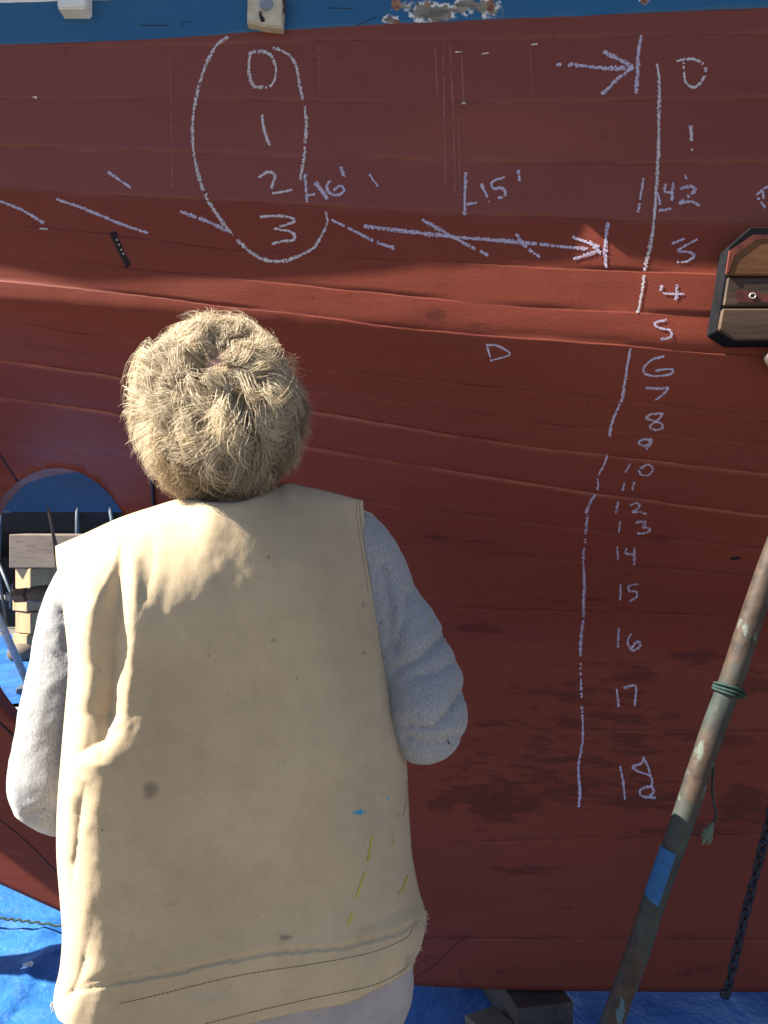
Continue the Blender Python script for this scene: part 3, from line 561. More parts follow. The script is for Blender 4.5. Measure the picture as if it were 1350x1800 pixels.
# ------------------------------------------------------------------ jack stand on the right (pipe, pad)
js = empty('jack_stand', (0.2, 1.62, 0), 'rusty green steel pipe stand leaning against the hull at right, with wooden pad', 'boat stand')
pa = P(1080, 1788, 1.60); pb = P(1366, 960, 1.56); dirp = (pb - pa) / np.linalg.norm(pb - pa); low = pa - dirp * ((pa[2] - .05) / dirp[2]); top = pb + dirp * .42
mb = MB(); q = np.array([low + (top - low) * t for t in np.linspace(0, 1, 60)]); q[:, 0] += .0012 * np.sin(np.arange(60) * .7); mb.tube(q, (.0211) + .0003 * np.sin(np.arange(60) * 1.3), 28); pipe = mb.build('pole', M['pipe'], js, True)
mb = MB(); mb.tube([top, top + dirp * .10], [.036, .036], 20); mb.build('collar', M['iron'], js)
mb = MB(); mb.box((low[0], low[1], .035), (.22, .22, .03), .3, .004); mb.build('base_plate', M['pipe'], js)
pad_c = P(1440, 500, 1.50); mb = MB(); mb.tube([top + dirp * .05, np.array([pad_c[0] + .02, 1.49, pad_c[2] - .09])], [.016, .016], 14); mb.build('screw', M['iron'], js, True)
# wooden pad: three boards with clipped corners, dark sealed rim
PD = 1.562
def poly_slab(name, poly, d0, d1, m, parent, bev=.003):
    A = [tuple(P(x, y, d0)) for x, y in poly]; B = [(a_[0], d1, a_[2]) for a_ in A]; n_ = len(poly)
    o = mesh_obj(name, A + B, [list(range(n_)), list(range(2 * n_ - 1, n_ - 1, -1))] + [[i, n_ + i, n_ + (i + 1) % n_, (i + 1) % n_] for i in range(n_)], M[m], None, False)
    bm = bmesh.new(); bm.from_mesh(o.data); bmesh.ops.recalc_face_normals(bm, faces=bm.faces[:])
    if bev: bmesh.ops.bevel(bm, geom=bm.edges[:], offset=bev, segments=1, affect='EDGES')
    bm.to_mesh(o.data); bm.free(); return part(o, parent)
padr = poly_slab('pad_rim', [(1281, 434), (1320, 399), (1500, 399), (1545, 434), (1570, 570), (1540, 603), (1290, 603), (1258, 582)], PD - .006, PD + .05, 'tar', js, .002)
poly_slab('pad_board', [(1285, 448), (1326, 414), (1495, 414), (1536, 446), (1540, 484), (1279, 484)], PD - .012, PD + .02, 'padwood', padr)
poly_slab('pad_board', [(1279, 487), (1540, 487), (1548, 538), (1271, 538)], PD - .009, PD + .02, 'padgrey', padr)
poly_slab('pad_board', [(1270, 542), (1549, 542), (1554, 570), (1532, 598), (1292, 598), (1263, 580)], PD - .012, PD + .02, 'padgrey', padr)
poly_slab('worn_paint', [(1290, 517), (1300, 509), (1330, 512), (1352, 520), (1400, 516), (1420, 532), (1350, 530), (1326, 532), (1296, 531)], PD - .0105, PD - .005, 'padred', padr, 0)
poly_slab('worn_paint', [(1283, 440), (1324, 412), (1400, 414), (1330, 421), (1291, 449), (1281, 478), (1277, 480)], PD - .0135, PD - .008, 'padred', padr, 0)
c = P(1323, 520, PD - .011); mb = MB(); tt = np.linspace(0, 2 * math.pi, 17); mb.tube([(c[0] + .0055 * math.cos(t), c[1], c[2] + .0045 * math.sin(t)) for t in tt], .0014, 6); mb.build('eye_screw', M['rivet'], padr, True)
c = P(1362, 636, 1.56); mb = MB(); mb.tube([c + np.array([-.014, 0, .012]), c + np.array([.0, -.006, 0]), c + np.array([.05, 0, -.01])], [.012, .021, .022], 12); mb.tube([c + np.array([-.006, -.02, -.012]), c + np.array([-.006, .02, .012])], [.008, .008], 8); mb.tube([c + np.array([.05, 0, -.01]), c + np.array([.10, 0, .06])], [.02, .016], 12); mb.build('pad_bracket', M['pipe'], js, True)
# blue tape on the pole
s0 = pa + dirp * np.dot(P(1146, 1588, 1.70) - pa, dirp); ln = .0
def pole_at(py):                                    # point on the pole axis at image height py
    t = np.linspace(0, 1, 400); q = low + (top - low) * t[:, None]; yy = CY - (q[:, 2] - CH) / q[:, 1] * F; return q[np.argmin(np.abs(yy - py))]
ue = np.cross(dirp, [0, -1., 0]); ue /= np.linalg.norm(ue); ve = np.cross(ue, dirp); vs = []; fs = []
tp0, tp1 = pole_at(1492), pole_at(1577); nn, mm = 14, 10; front = ve if ve[1] < 0 else -ve
for i in range(nn):
    for j in range(mm):
        s_ = i / (nn - 1); e = j / (mm - 1); a_ = R(-92 + 92 * e); lo = s_ + (.10 * (e - .0) if i > nn - 3 else 0) * (1 if i == nn - 1 else .4); ctr = tp0 + (tp1 - tp0) * lo
        sx = np.array([1., 0, 0]); sgn = 1 if ue[0] > 0 else -1
        vs.append(ctr + (ue * sgn * math.sin(a_) + front * math.cos(a_)) * .0228)
for i in range(nn - 1):
    for j in range(mm - 1): fs.append([i * mm + j, (i + 1) * mm + j, (i + 1) * mm + j + 1, i * mm + j + 1])
tag(mesh_obj('masking_tape', vs, fs, M['tape'], None, True), 'strip of blue masking tape stuck along the rusty pole', 'tape')
# green cord
cord = empty('green_cord', tuple(pole_at(1213)), 'dark green cord tied round the rusty pole, its tail hanging with a frayed end', 'cord')
c = pole_at(1213); mb = MB()
for dz, tilt in ((0, .10), (.006, .16), (-.005, .06)):
    mb.tube([c + dirp * (dz + tilt * .03 * math.sin(t)) + (ue * math.cos(t) + front * math.sin(t)) * .0246 for t in np.linspace(0, 2 * math.pi, 33)], .0026, 7)
mb.ball(c + (ue * (1 if ue[0] > 0 else -1)) * .027 + front * .004, .0075, 8); mb.build('knot_loop', M['cord'], cord, True)
ka = c + (ue * (1 if ue[0] > 0 else -1)) * .027; td = ka[1] + .012
tail = [ka, P(1262, 1260, td), P(1256, 1330, td), P(1252, 1390, td), P(1259, 1432, td), P(1254, 1446, td)]; mb = MB(); mb.tube(smooth_poly(tail, 8), .0022, 8); mb.build('tail', M['cord'], cord, True)
mb = MB(); t0 = P(1254, 1444, td); g = np.random.default_rng(4)
for i in range(46):
    e = P(1243 + g.uniform(-12, 9), 1478 + g.uniform(-16, 7), td) + np.array([0, g.uniform(-.008, .008), 0]); m_ = .5 * (t0 + e) + g.uniform(-.0025, .0025, 3); mb.tube([t0, m_, e], [.0011, .0010, .0008], 4)
mb.build('frayed_end', M['fray'], cord, True)
# chain
chd = 2.20; ch = empty('hanging_chain', tuple(P(1275, 1752, chd)), 'dark steel chain hanging past the keel at the lower right', 'chain')
mb = MB(); lk = .0155
ov = [(.0085 * math.copysign(abs(math.sin(t)) ** .8, math.sin(t)), 0, lk * math.cos(t)) for t in np.linspace(0, 2 * math.pi, 19)]; vs, fs = tube_data(ov, .0048, 8, cap=False); link_me = mesh_obj('link', vs, fs, M['chain'])
c0 = P(1278, 1744, chd); c1 = P(1352, 1440, chd - .05); c2 = P(1372, 1340, chd - .07); path = smooth_poly([c0, P(1302, 1640, chd - .02), P(1330, 1530, chd - .035), c1, c2, P(1410, 1180, chd - .1)], 40)
sl = np.concatenate([[0], np.cumsum(np.linalg.norm(np.diff(path, axis=0), axis=1))]); nl = int(sl[-1] / (lk * 1.52))
for i in range(nl):
    s_ = i * lk * 1.52; c = np.array([np.interp(s_, sl, path[:, k]) for k in range(3)]); c2_ = np.array([np.interp(s_ + .01, sl, path[:, k]) for k in range(3)])
    o = link_me if i == 0 else link_me.copy()
    if i: sc.collection.objects.link(o)
    qd = Vector(c2_ - c).to_track_quat('Z', 'Y'); from_q = qd @ __import__('mathutils').Quaternion((0, 0, 1), R(45 + (90 if i % 2 else 0) + 8 * math.sin(i * 2.1)))
    o.parent = ch; o.location = Vector(c) - ch.location; o.rotation_mode = 'QUATERNION'; o.rotation_quaternion = from_q
mb = MB(); c = P(1274, 1749, chd); mb.ball(c, (.013, .012, .010), 8); mb.tube([c + np.array([-.010, 0, .004]), c + np.array([.014, 0, .012])], .008, 8); mb.build('end_hook', M['chain'], ch, True)

# ------------------------------------------------------------------ keel block and wedge
kx = P(925, 1760, 2.36); kb = empty('keel_block', (kx[0], 2.5, 0), 'dark wet timber block under the keel beside the pole foot', 'timber block')
mb = MB(); mb.box((kx[0] + .005, 2.56, .088), (.165, .44, .13), R(12), .006); mb.build('timber', M['block'], kb)
mb = MB(); q = P(860, 1790, 2.33); mb.box((q[0] + .01, 2.36, .06), (.10, .12, .085), R(28), .005); tag(mb.build('wooden_wedge', M['beam']), 'small pale wooden wedge beside the dark block under the keel', 'wedge')
mb = MB(); mb.box((1.75, YC, .085), (.2, .5, .14), .1, .006); tag(mb.build('keel_block', M['block']), 'dark timber block under the keel, beyond the right edge', 'timber block')
# scrap of paper on the tarp
q = P(48, 1723, 2.73); mb = MB(); g = np.random.default_rng(2); vs = []; fs = []
for i in range(5):
    for j in range(4): vs.append((q[0] + (i - 2) * .008 + g.uniform(-.003, .003), q[1] + (j - 1.5) * .010, .05 + g.uniform(0, .018)))
for i in range(4):
    for j in range(3): fs.append([i * 4 + j, i * 4 + j + 1, (i + 1) * 4 + j + 1, (i + 1) * 4 + j])
tag(mesh_obj('paper_scrap', vs, fs, M['paper'], None, False), 'crumpled white scrap lying on the shaded tarp at lower left', 'scrap')
# rope across the lit tarp
q = [P(x, y, CH * F / (y - CY) * .985) for x, y in ((-60, 1630), (0, 1634), (30, 1637), (60, 1641), (105, 1647), (190, 1655))]; mb = MB(); sp = smooth_poly(q, 14); sp[:, 2] = .062 + .003 * np.sin(np.arange(len(sp)) * .9); mb.tube(sp, .0045, 8); tag(mb.build('dark_rope', M['cord'], None, True), 'thin dark rope lying across the sunlit part of the blue tarp', 'rope')

# ------------------------------------------------------------------ beyond the aperture: crib, neighbour boat, stands
cd = 8.9; cxr = SX(58, cd); crib = empty('timber_crib', (cxr, cd, 0), 'stacked pale timber crib carrying a heavy beam, seen through the propeller opening', 'timber crib')
W = .20; rot = R(-32)
for i, z_ in enumerate(np.arange(.14, .9, .225)):
    mb = MB(); mb.box((cxr + (.02 if i % 2 else -.01), cd + .05, z_), (.24, .34, .215), rot + (.03 if i % 2 else 0), .008); mb.build('timber', M['crib'], crib)
mb = MB(); mb.box((cxr + .65, cd + .06, 1.10 + .0), (.9, .26, .2), -.02, .006); mb.build('timber', M['block'], crib)
mb = MB(); mb.box((SX(22, cd) + .84, cd - .05, SZ(968, cd)), (1.62, .34, .345), R(-7), .01); mb.build('beam', M['beam'], crib)
mb = MB(); mb.ball((SX(45, 8.6), 8.5, .1), (.14, .1, .1), 8); tag(mb.build('rubble_stone', M['beam'], None, True), 'rough brown stone at the foot of the timber crib', 'stone')
def stand(x, y, h, label, tilt=(0, 0)):
    e = empty('boat_stand', (x, y, 0), label, 'boat stand', 'stands under the neighbouring boat'); mb = MB(); mb.tube([(x, y, h * .42), (x + tilt[0], y + tilt[1], h)], .028, 12); mb.build('post', M['stand'], e, True)
    for k in range(3):
        a_ = R(100 + 120 * k); mb = MB(); mb.tube([(x, y, h * .62), (x + math.cos(a_) * .48, y + math.sin(a_) * .48, .03)], .019, 10); mb.build('leg', M['stand'], e, True)
    mb = MB(); mb.tube([(x + tilt[0], y + tilt[1], h - .02), (x + tilt[0], y + tilt[1], h + .25)], .018, 8); mb.build('screw', M['stand'], e, True)
    mb = MB(); mb.tube([(x + tilt[0] - .13, y + tilt[1], h), (x + tilt[0] + .13, y + tilt[1], h)], .015, 8); mb.build('handle', M['stand'], e, True)
stand(SX(136, 11), 11.0, 1.75, 'blue steel boat stand with spread legs, middle one under the neighbouring blue boat')
stand(SX(-6, 10.6), 10.6, 1.5, 'blue steel boat stand behind the left end of the heavy timber beam', (.05, 0)); stand(SX(215, 11), 11.0, 1.75, 'blue steel boat stand nearest the right side of the propeller opening', (-.2, 0))
# leaning stand leg close to the opening on the left
p0 = P(-14, 1060, 6.8); p1 = P(52, 1208, 7.05); dd = p1 - p0; p1 = p0 + dd * ((.03 - p0[2]) / dd[2]); st = empty('pipe_prop', tuple(p1), 'slanting grey blue pipe prop with worn paint at the left edge', 'pipe prop')
mb = MB(); mb.tube([p0 - dd * .8, p1], .030, 14); mb.build('tube', M['zinc'], st, True); mb = MB(); mb.box((p1[0], p1[1], .05), (.2, .2, .05), .2, .01); mb.build('foot', M['stand'], st)
# neighbour boat
nb = empty('neighbour_boat', (-4.5, 12.6, 0), 'blue boat hull propped up beyond the propeller opening', 'boat')
xs = np.linspace(-12, 4, 49); vs = []; fs = []; secs = [(1.1, 2.9), (1.12, 2.2), (1.05, 1.56), (1.04, 1.5), (.9, 1.25), (.5, 1.0), (.12, .85), (.1, .3)]
for x in xs:
    k = 1 - max(0, (x + 9) / -3 if x < -9 else 0) ** 2 * .95 - max(0, (x - 0) / 4) ** 2 * .8
    for w_, z_ in secs: vs.append((x, 12.6 - 1.55 * w_ * max(k, .05), z_))
    for w_, z_ in secs[::-1]: vs.append((x, 12.6 + 1.55 * w_ * max(k, .05), z_))
m_ = 2 * len(secs)
for i in range(len(xs) - 1):
    for j in range(m_): fs.append([i * m_ + j, i * m_ + (j + 1) % m_, (i + 1) * m_ + (j + 1) % m_, (i + 1) * m_ + j])
fs += [list(range(m_)), [(len(xs) - 1) * m_ + j for j in range(m_ - 1, -1, -1)]]
h2 = mesh_obj('hull', vs, fs, [M['hull2'], M['dark']], None, False); part(h2, nb)
mi2 = []
for i in range(len(xs) - 1):
    for j in range(m_): mi2.append(0 if j in (0, 1, 2, m_ - 1, m_ - 2, m_ - 3, m_ - 4) else 1)
h2.data.polygons.foreach_set('material_index', mi2 + [0, 0])
mb = MB(); mb.box((-4.5, 12.6, 3.05), (5.0, 1.9, .6), 0, .1); mb.build('cabin', M['white'], nb)
mb = MB(); mb.box((SX(46, 16), 16, SZ(925, 16)), (.2, .1, .16), 0, .01); mb.box((SX(46, 16), 16, .62), (.06, .06, 1.1)); tag(mb.build('sign_board', M['white']), 'small white sign board far beneath the neighbouring blue boat', 'sign')
mb = MB(); mb.box((SX(118, 16), 16, SZ(928, 16)), (.07, .08, .3), 0, .01); mb.box((SX(118, 16), 16, .55), (.04, .04, 1.1)); tag(mb.build('marker_post', M['white']), 'white topped marker post far beneath the neighbouring blue boat', 'post')
mb = MB(); mb.box((-5, 24, 1.5), (24, .3, 3.), 0, .02); tag(mb.build('boundary_wall', M['dark']), 'long dark wall closing the yard behind the neighbouring boat', 'wall')

# ------------------------------------------------------------------ the person
# body: one continuous surface
YB = 1.36
def bp(px, py, d=YB): return P(px, py, d)
SR, ER = bp(610, 965), bp(752, 1266); SL, EL = bp(175, 1000), bp(96, 1388)
WR, WL = np.array([-.13, 1.63, 1.16]), np.array([-.33, 1.64, 1.13]); HC = np.array([-.246, 1.305, 1.655]); hipx = -.235
mb = MB()
def lerp(a, b, n): return np.array([a + (b - a) * t for t in np.linspace(0, 1, n)])
def limb(pts, rs, n=16):
    p = smooth_poly(pts, 6); r = np.interp(np.linspace(0, 1, len(p)), np.linspace(0, 1, len(rs)), rs); mb.tube(p, r, n); mb.ball(p[0], r[0], 10); mb.ball(p[-1], r[-1], 10)
SR2 = bp(604, 970, 1.46); ER2 = bp(750, 1266, 1.40)
limb([SR2, (SR2 + ER2) / 2 + np.array([0, .012, 0]), ER2, (ER2 + WR) / 2, WR], [.046, .044, .042, .036, .027]); limb([SL + np.array([.04, .03, -.02]), (SL + EL) / 2 + np.array([.012, .012, 0]), EL, (EL + WL) / 2, WL], [.046, .044, .042, .036, .027])
mb.ball((hipx, 1.37, 1.24), (.17, .10, .22), 16); mb.ball((hipx - .01, 1.39, 1.0), (.175, .11, .2), 16); mb.ball((hipx, 1.435, .84), (.185, .085, .16), 16); mb.tube(lerp(np.array([-.40, 1.375, 1.385]), np.array([-.09, 1.385, 1.42]), 5), .045, 14)
limb([(hipx + .03, 1.345, 1.38), (hipx + .01, 1.32, 1.50), tuple(HC + np.array([0, .0, -.06]))], [.06, .055, .054])
for sx in (-1, 1):
    limb([(hipx + sx * .12, 1.435, .82), (hipx + sx * .125, 1.40, .48), (hipx + sx * .125, 1.36, .10)], [.080, .062, .044]); limb([(hipx + sx * .11, 1.36, .07), (hipx + sx * .12, 1.43, .05), (hipx + sx * .125, 1.52, .035)], [.042, .04, .03])
# head
mb.ball(HC + np.array([0, -.005, .02]), (.079, .098, .098), 18); mb.ball(HC + np.array([0, .035, -.05]), (.058, .062, .07), 16); mb.ball(HC + np.array([0, .075, -.098]), (.026, .022, .022), 10); mb.ball(HC + np.array([0, .066, .022]), (.058, .034, .03), 12)
mb.tube([HC + np.array([0, .092, .012]), HC + np.array([0, .112, -.025]), HC + np.array([0, .10, -.034])], [.010, .015, .010], 10)
for sx in (-1, 1): mb.ball(HC + np.array([sx * .079, .0, -.012]), (.010, .019, .032), 10); mb.ball(HC + np.array([sx * .040, .072, -.036]), (.026, .02, .022), 10)
# hands: palm, four fingers and a thumb each, loosely curled in front
for WW, sx in ((WR, -1), (WL, 1)):
    f_ = np.array([sx * .55, .75, .1]); f_ /= np.linalg.norm(f_); up_ = np.array([0, 0, 1.]); sd_ = np.cross(f_, up_); pc = WW + f_ * .045
    for k in range(4): mb.tube([WW + up_ * (.012 - .008 * k), WW + f_ * .085 + up_ * (.030 - .020 * k)], [.013, .0115], 10)
    for k, ln_ in enumerate((.072, .08, .074, .058)):
        b0 = WW + f_ * .085 + up_ * (.030 - .020 * k); inn = -sd_ * sx * -1
        j1 = b0 + f_ * ln_ * .42 + inn * .008; j2 = j1 + (f_ * .55 + inn * .8) * ln_ * .34; j3 = j2 + (f_ * -.1 + inn * .95) * ln_ * .26
        mb.tube(smooth_poly([b0, j1, j2, j3], 4), np.linspace(.0092, .0072, 13), 8); mb.ball(j3, .0072, 6)
    t0 = WW + f_ * .03 + up_ * .02; mb.tube(smooth_poly([t0, t0 + f_ * .025 + up_ * .028 , t0 + f_ * .055 + up_ * .038 - sd_ * sx * -.012, t0 + f_ * .075 + up_ * .036 - sd_ * sx * -.022], 4), np.linspace(.014, .008, 13), 8)
person = mb.build('person', M['skin']); remesh(person, .005, 5, .5)
tag(person, 'person with tousled sandy hair, tan canvas vest and grey sweatshirt, back turned to us', 'person')
for sx in (-1, 1):
    mb = MB(); mb.ball(HC + np.array([sx * .031, .083, .0]), .0125, 10); ey = mb.build('eye', M['eye'], person, True); mb = MB(); mb.ball(HC + np.array([sx * .031, .0925, .0]), (.006, .0045, .006), 8); mb.build('iris', M['iris'], ey, True)
mb = MB(); mb.tube(smooth_poly([HC + np.array([-.024, .083, -.064]), HC + np.array([0, .094, -.061]), HC + np.array([.024, .083, -.064])], 5), [.003, .004, .005, .0055, .006, .006, .006, .0055, .005, .004, .003], 8); mb.build('mouth', M['lip'], person, True)

# sweatshirt
mb = MB()
SR = bp(608, 965, 1.46); ER = bp(750, 1266, 1.40)
limb([SR + np.array([-.06, .0, -.01]), SR, bp(660, 1050, 1.455), bp(707, 1130, 1.44), bp(741, 1200, 1.42), ER, ER + np.array([-.03, .09, -.012]), (ER + WR) / 2 + np.array([0, .05, 0]), WR + np.array([.02, -.02, 0])], [.068, .076, .074, .072, .071, .069, .062, .052, .046])
limb([SL + np.array([.06, .03, -.01]), SL + np.array([.012, .025, -.005]), bp(150, 1080, 1.37), bp(126, 1180), bp(105, 1280), EL, EL + np.array([.03, .09, -.012]), (EL + WL) / 2 + np.array([0, .05, 0]), WL + np.array([-.02, -.02, 0])], [.066, .070, .068, .066, .066, .068, .062, .052, .046])
mb.ball((hipx, 1.37, 1.26), (.20, .11, .24), 16); mb.ball((hipx - .01, 1.39, 1.0), (.21, .12, .24), 16); mb.tube(lerp(np.array([-.43, 1.355, 1.39]), np.array([-.07, 1.44, 1.43]), 6), .058, 14); mb.tube([(hipx + .02, 1.345, 1.40), (hipx + .005, 1.325, 1.485)], [.095, .075], 18)
sw = mb.build('sweatshirt', M['heather']); remesh(sw, .0052, 8, .5)
me = sw.data; co = verts_of(me); nr_ = np.zeros(len(me.vertices) * 3, np.float32); me.vertices.foreach_get('normal', nr_); nr_ = nr_.reshape(-1, 3)
ppx = CX + co[:, 0] / co[:, 1] * F; ppy = CY - (co[:, 2] - CH) / co[:, 1] * F
def fold_d(pl, X, Y):
    p = np.asarray(pl, float); best = np.full(X.shape, 1e9); sg = np.zeros(X.shape)
    for a_, b_ in zip(p[:-1], p[1:]):
        d_ = b_ - a_; L2 = d_ @ d_; t = np.clip(((X - a_[0]) * d_[0] + (Y - a_[1]) * d_[1]) / L2, 0, 1); qx = X - (a_[0] + t * d_[0]); qy = Y - (a_[1] + t * d_[1]); r_ = np.hypot(qx, qy)
        s_ = np.sign(d_[0] * qy - d_[1] * qx); m_ = r_ < best; best = np.where(m_, r_, best); sg = np.where(m_, s_, sg)
    return best * sg
def crease(pl, X, Y, amp, wl, wr): d_ = fold_d(pl, X, Y); return amp * np.where(d_ < 0, np.exp(-np.abs(d_) / wl), np.exp(-np.abs(d_) / wr))
def ridge(pl, X, Y, amp, w_): return amp * np.exp(-(fold_d(pl, X, Y) / w_) ** 2)
dsp = .0020 * noise2(ppx, ppy, 21, 1 / 60., 1 / 80.) + .0009 * noise2(ppx + ppy, ppy, 22, 1 / 22., 1 / 30.)
back = nr_[:, 1] < .35
for pl_, a_, w1_, w2_ in (([(692, 1178), (730, 1160), (770, 1128), (795, 1108)], -0.0135, 7, 12), ([(690, 1140), (715, 1085), (722, 1040)], -0.0121, 8, 14), ([(676, 990), (690, 1060), (684, 1130)], -0.0108, 7, 12), ([(712, 1275), (760, 1285), (800, 1245), (818, 1215)], -0.0149, 9, 14),
    ([(712, 1300), (760, 1312), (812, 1296)], -0.0095, 6, 9), ([(800, 1165), (770, 1180), (730, 1190)], -0.0081, 7, 10), ([(104, 1075), (112, 1110), (119, 1140)], -.012, 6, 10), ([(94, 1150), (108, 1162), (120, 1172)], -.006, 4, 7), ([(50, 1430), (75, 1425), (98, 1435)], -.006, 7, 10), ([(735, 1000), (745, 1060), (742, 1100)], -.004, 8, 12)): dsp = dsp + np.where(back, crease(pl_, ppx, ppy, a_, w1_, w2_), 0)
co = co + nr_ * dsp[:, None]; me.vertices.foreach_set('co', co.astype(np.float32).ravel()); me.update(); part(sw, person)

# trousers and boots
mb = MB(); mb.ball((hipx, 1.43, .84), (.288, .115, .16), 18); mb.ball((hipx, 1.43, .72), (.287, .112, .20), 18); 
for sx in (-1, 1):
    cx_ = hipx + sx * .138; p = smooth_poly([(cx_, 1.435, .84), (cx_, 1.40, .5), (cx_ + sx * .0, 1.35, .13)], 8); mb.tube(p, np.linspace(.124, .096, len(p)), 18)
tr = mb.build('trousers', M['trouser']); remesh(tr, .009, 6); co = verts_of(tr.data); co[:, 1] += .006 * noise2(co[:, 0], co[:, 2], 31, 22, 9); tr.data.vertices.foreach_set('co', co.ravel()); part(tr, person)
for sx in (-1, 1):
    mb = MB(); mb.tube(smooth_poly([(hipx + sx * .12, 1.33, .085), (hipx + sx * .125, 1.42, .07), (hipx + sx * .13, 1.53, .045)], 6), np.linspace(.062, .045, 13), 14); mb.ball((hipx + sx * .12, 1.33, .1), (.058, .06, .1), 12); mb.box((hipx + sx * .126, 1.42, .0135), (.105, .30, .026), 0, .008); b_ = mb.build('boot', M['boot']); remesh(b_, .006, 4); part(b_, person)

# vest
top_c = [(97, 960), (150, 937), (210, 910), (270, 890), (322, 876), (365, 882), (420, 882), (465, 866), (500, 848), (530, 853), (580, 864), (638, 880)]
bot_c = [(93, 1768), (112, 1800), (200, 1838), (330, 1826), (433, 1800), (528, 1778), (605, 1764), (661, 1739), (711, 1712), (738, 1672)]
lef_c = [(97, 960), (99, 990), (105, 1030), (113, 1090), (119, 1150), (119, 1190), (113, 1260), (107, 1330), (100, 1420), (99, 1500), (104, 1570), (109, 1640), (105, 1700), (96, 1740), (93, 1768)][::-1]
rig_c = [(638, 880), (642, 920), (650, 970), (662, 1040), (674, 1110), (684, 1170), (694, 1215), (705, 1270), (714, 1320), (718, 1400), (722, 1470), (726, 1510), (738, 1570), (750, 1612), (745, 1645), (738, 1672)][::-1]
def arc(pts, t):
    p = smooth_poly(pts, 8); s = np.concatenate([[0], np.cumsum(np.linalg.norm(np.diff(p, axis=0), axis=1))]); s /= s[-1]; return np.stack([np.interp(t, s, p[:, 0]), np.interp(t, s, p[:, 1])], -1)
NU, NT = 190, 250
u = .5 - .5 * np.cos(np.linspace(0, 1, NU) * math.pi); u = .45 * u + .55 * np.linspace(0, 1, NU); t = np.linspace(0, 1, NT); U, T = np.meshgrid(u, t)
Bc, Tc, Lc, Rc = arc(bot_c, u), arc(top_c, u), arc(lef_c, t), arc(rig_c, t)
S = (1 - T)[..., None] * Bc[None] + T[..., None] * Tc[None] + (1 - U)[..., None] * Lc[:, None] + U[..., None] * Rc[:, None]
S = S - ((1 - U) * (1 - T))[..., None] * Bc[0] - (U * (1 - T))[..., None] * Bc[-1] - ((1 - U) * T)[..., None] * Tc[0] - (U * T)[..., None] * Tc[-1]
X, Y = S[..., 0], S[..., 1]
arm = sstep((T - .40) / .40)                           # 0 below the armpit, 1 in the armhole zone
w_ = 1 - np.abs(2 * U - 1) ** np.where(U < .5, 10., 3.2)
nk = np.exp(-(((U - .57) / .13) ** 4))                # the collar passes behind the neck
top_ = 1 - (1 - np.sqrt(np.clip((1 - T) / .22, 0, 1) * (2 - np.clip((1 - T) / .22, 0, 1)))) * (1 - .72 * nk)
Dk = .149 * top_
prof = np.clip(w_, 0, 1) ** (.5 + .25 * arm)
edge = 1.375 - .032 * sstep((T - .05) / .8) + .0 * T; slant = .15 * (U - .5)
dep = edge - Dk * prof + slant 
dep = dep - .030 * np.sin(math.pi * np.clip(T / 1.5, 0, 1)) * w_
wr = np.zeros_like(X)
fv = np.interp(Y, [960, 1010, 1060, 1110, 1180, 1260, 1300, 1330], [213, 212, 210, 206, 203, 196, 186, 178]); fw = np.interp(Y, [960, 990, 1050, 1110, 1170, 1260, 1330], [4, 14, 40, 66, 88, 90, 80])
fa = .47 * fw * .00086 * np.clip((1345 - Y) / 90, 0, 1); fs_ = np.clip((fv - X) / fw, 0, 1)
wr += np.where(X < fv, -fa * (1 - (fs_ - .10 * np.sin(2 * math.pi * fs_) * .5)), -fa * np.exp(-(X - fv) / 20.))
wr += ridge([(150, 1030), (140, 1120), (132, 1220)], X, Y, .005, 26) + ridge([(236, 985), (235, 1070), (228, 1180), (216, 1270)], X, Y, .004, 14)
wr += np.clip((240 - X) / 80, 0, 1) * crease([(100, 1342), (140, 1325), (180, 1303), (205, 1288), (232, 1262)], X, Y, -.010, 24, 9)
wr += np.clip((Y - 1370) / 60, 0, 1) * np.clip((1610 - Y) / 90, 0, 1) * crease([(150, 1378), (143, 1420), (137, 1480), (128, 1545), (120, 1600)], X, Y, -.013, 9, 26) + ridge([(122, 1400), (118, 1500)], X, Y, .006, 14)
wr += crease([(150, 1685), (140, 1720), (120, 1760)], X, Y, -.007, 7, 14) + crease([(118, 1745), (160, 1725), (230, 1705)], X, Y, -.004, 6, 14)
wr += crease([(372, 985), (398, 1030), (425, 1090), (446, 1150), (458, 1215)], X, Y, -.0052, 34, 60)
wr += crease([(318, 880), (360, 935), (410, 985), (450, 1035)], X, Y, -.003, 16, 40)
wr += crease([(270, 950), (268, 1000), (255, 1050)], X, Y, -.003, 18, 28)
wr += crease([(708, 1290), (716, 1380), (712, 1450)], X, Y, -.006, 6, 8) + crease([(640, 1385), (690, 1450), (712, 1560)], X, Y, -.005, 22, 30) + crease([(745, 1590), (700, 1600), (650, 1625)], X, Y, -.004, 10, 16) + ridge([(690, 1310), (640, 1420), (610, 1500)], X, Y, .004, 40)
wr += ridge([(610, 1180), (560, 1290), (520, 1400)], X, Y, .003, 50) + crease([(684, 1175), (640, 1210), (590, 1230)], X, Y, -.003, 14, 20)
hem = [(80, 1770), (130, 1740), (200, 1722), (300, 1705), (350, 1693), (430, 1676), (480, 1668), (600, 1659), (700, 1634), (745, 1605)]
hd = Y - interp(hem, X); wr += np.where(hd < 0, .006 * np.exp(hd / 45.), .0035 * np.exp(-np.maximum(hd - 10, 0) / 18.) * (hd > 10)) * np.clip((X - 110) / 150, .3, 1)
leftw = np.exp(-((X - 190) / 150.) ** 2)
wr += (.0012 + .0012 * leftw) * noise2(X, Y, 41, 1 / 60., 1 / 130.) + (.0004 + .0011 * leftw) * noise2(X + .25 * Y, Y - .3 * X, 42, 1 / 22., 1 / 75.) + .00025 * noise2(X, Y, 43, 1 / 12., 1 / 14.) + leftw * .0005 * noise2(X - .9 * Y, Y, 44, 1 / 14., 1 / 22.)
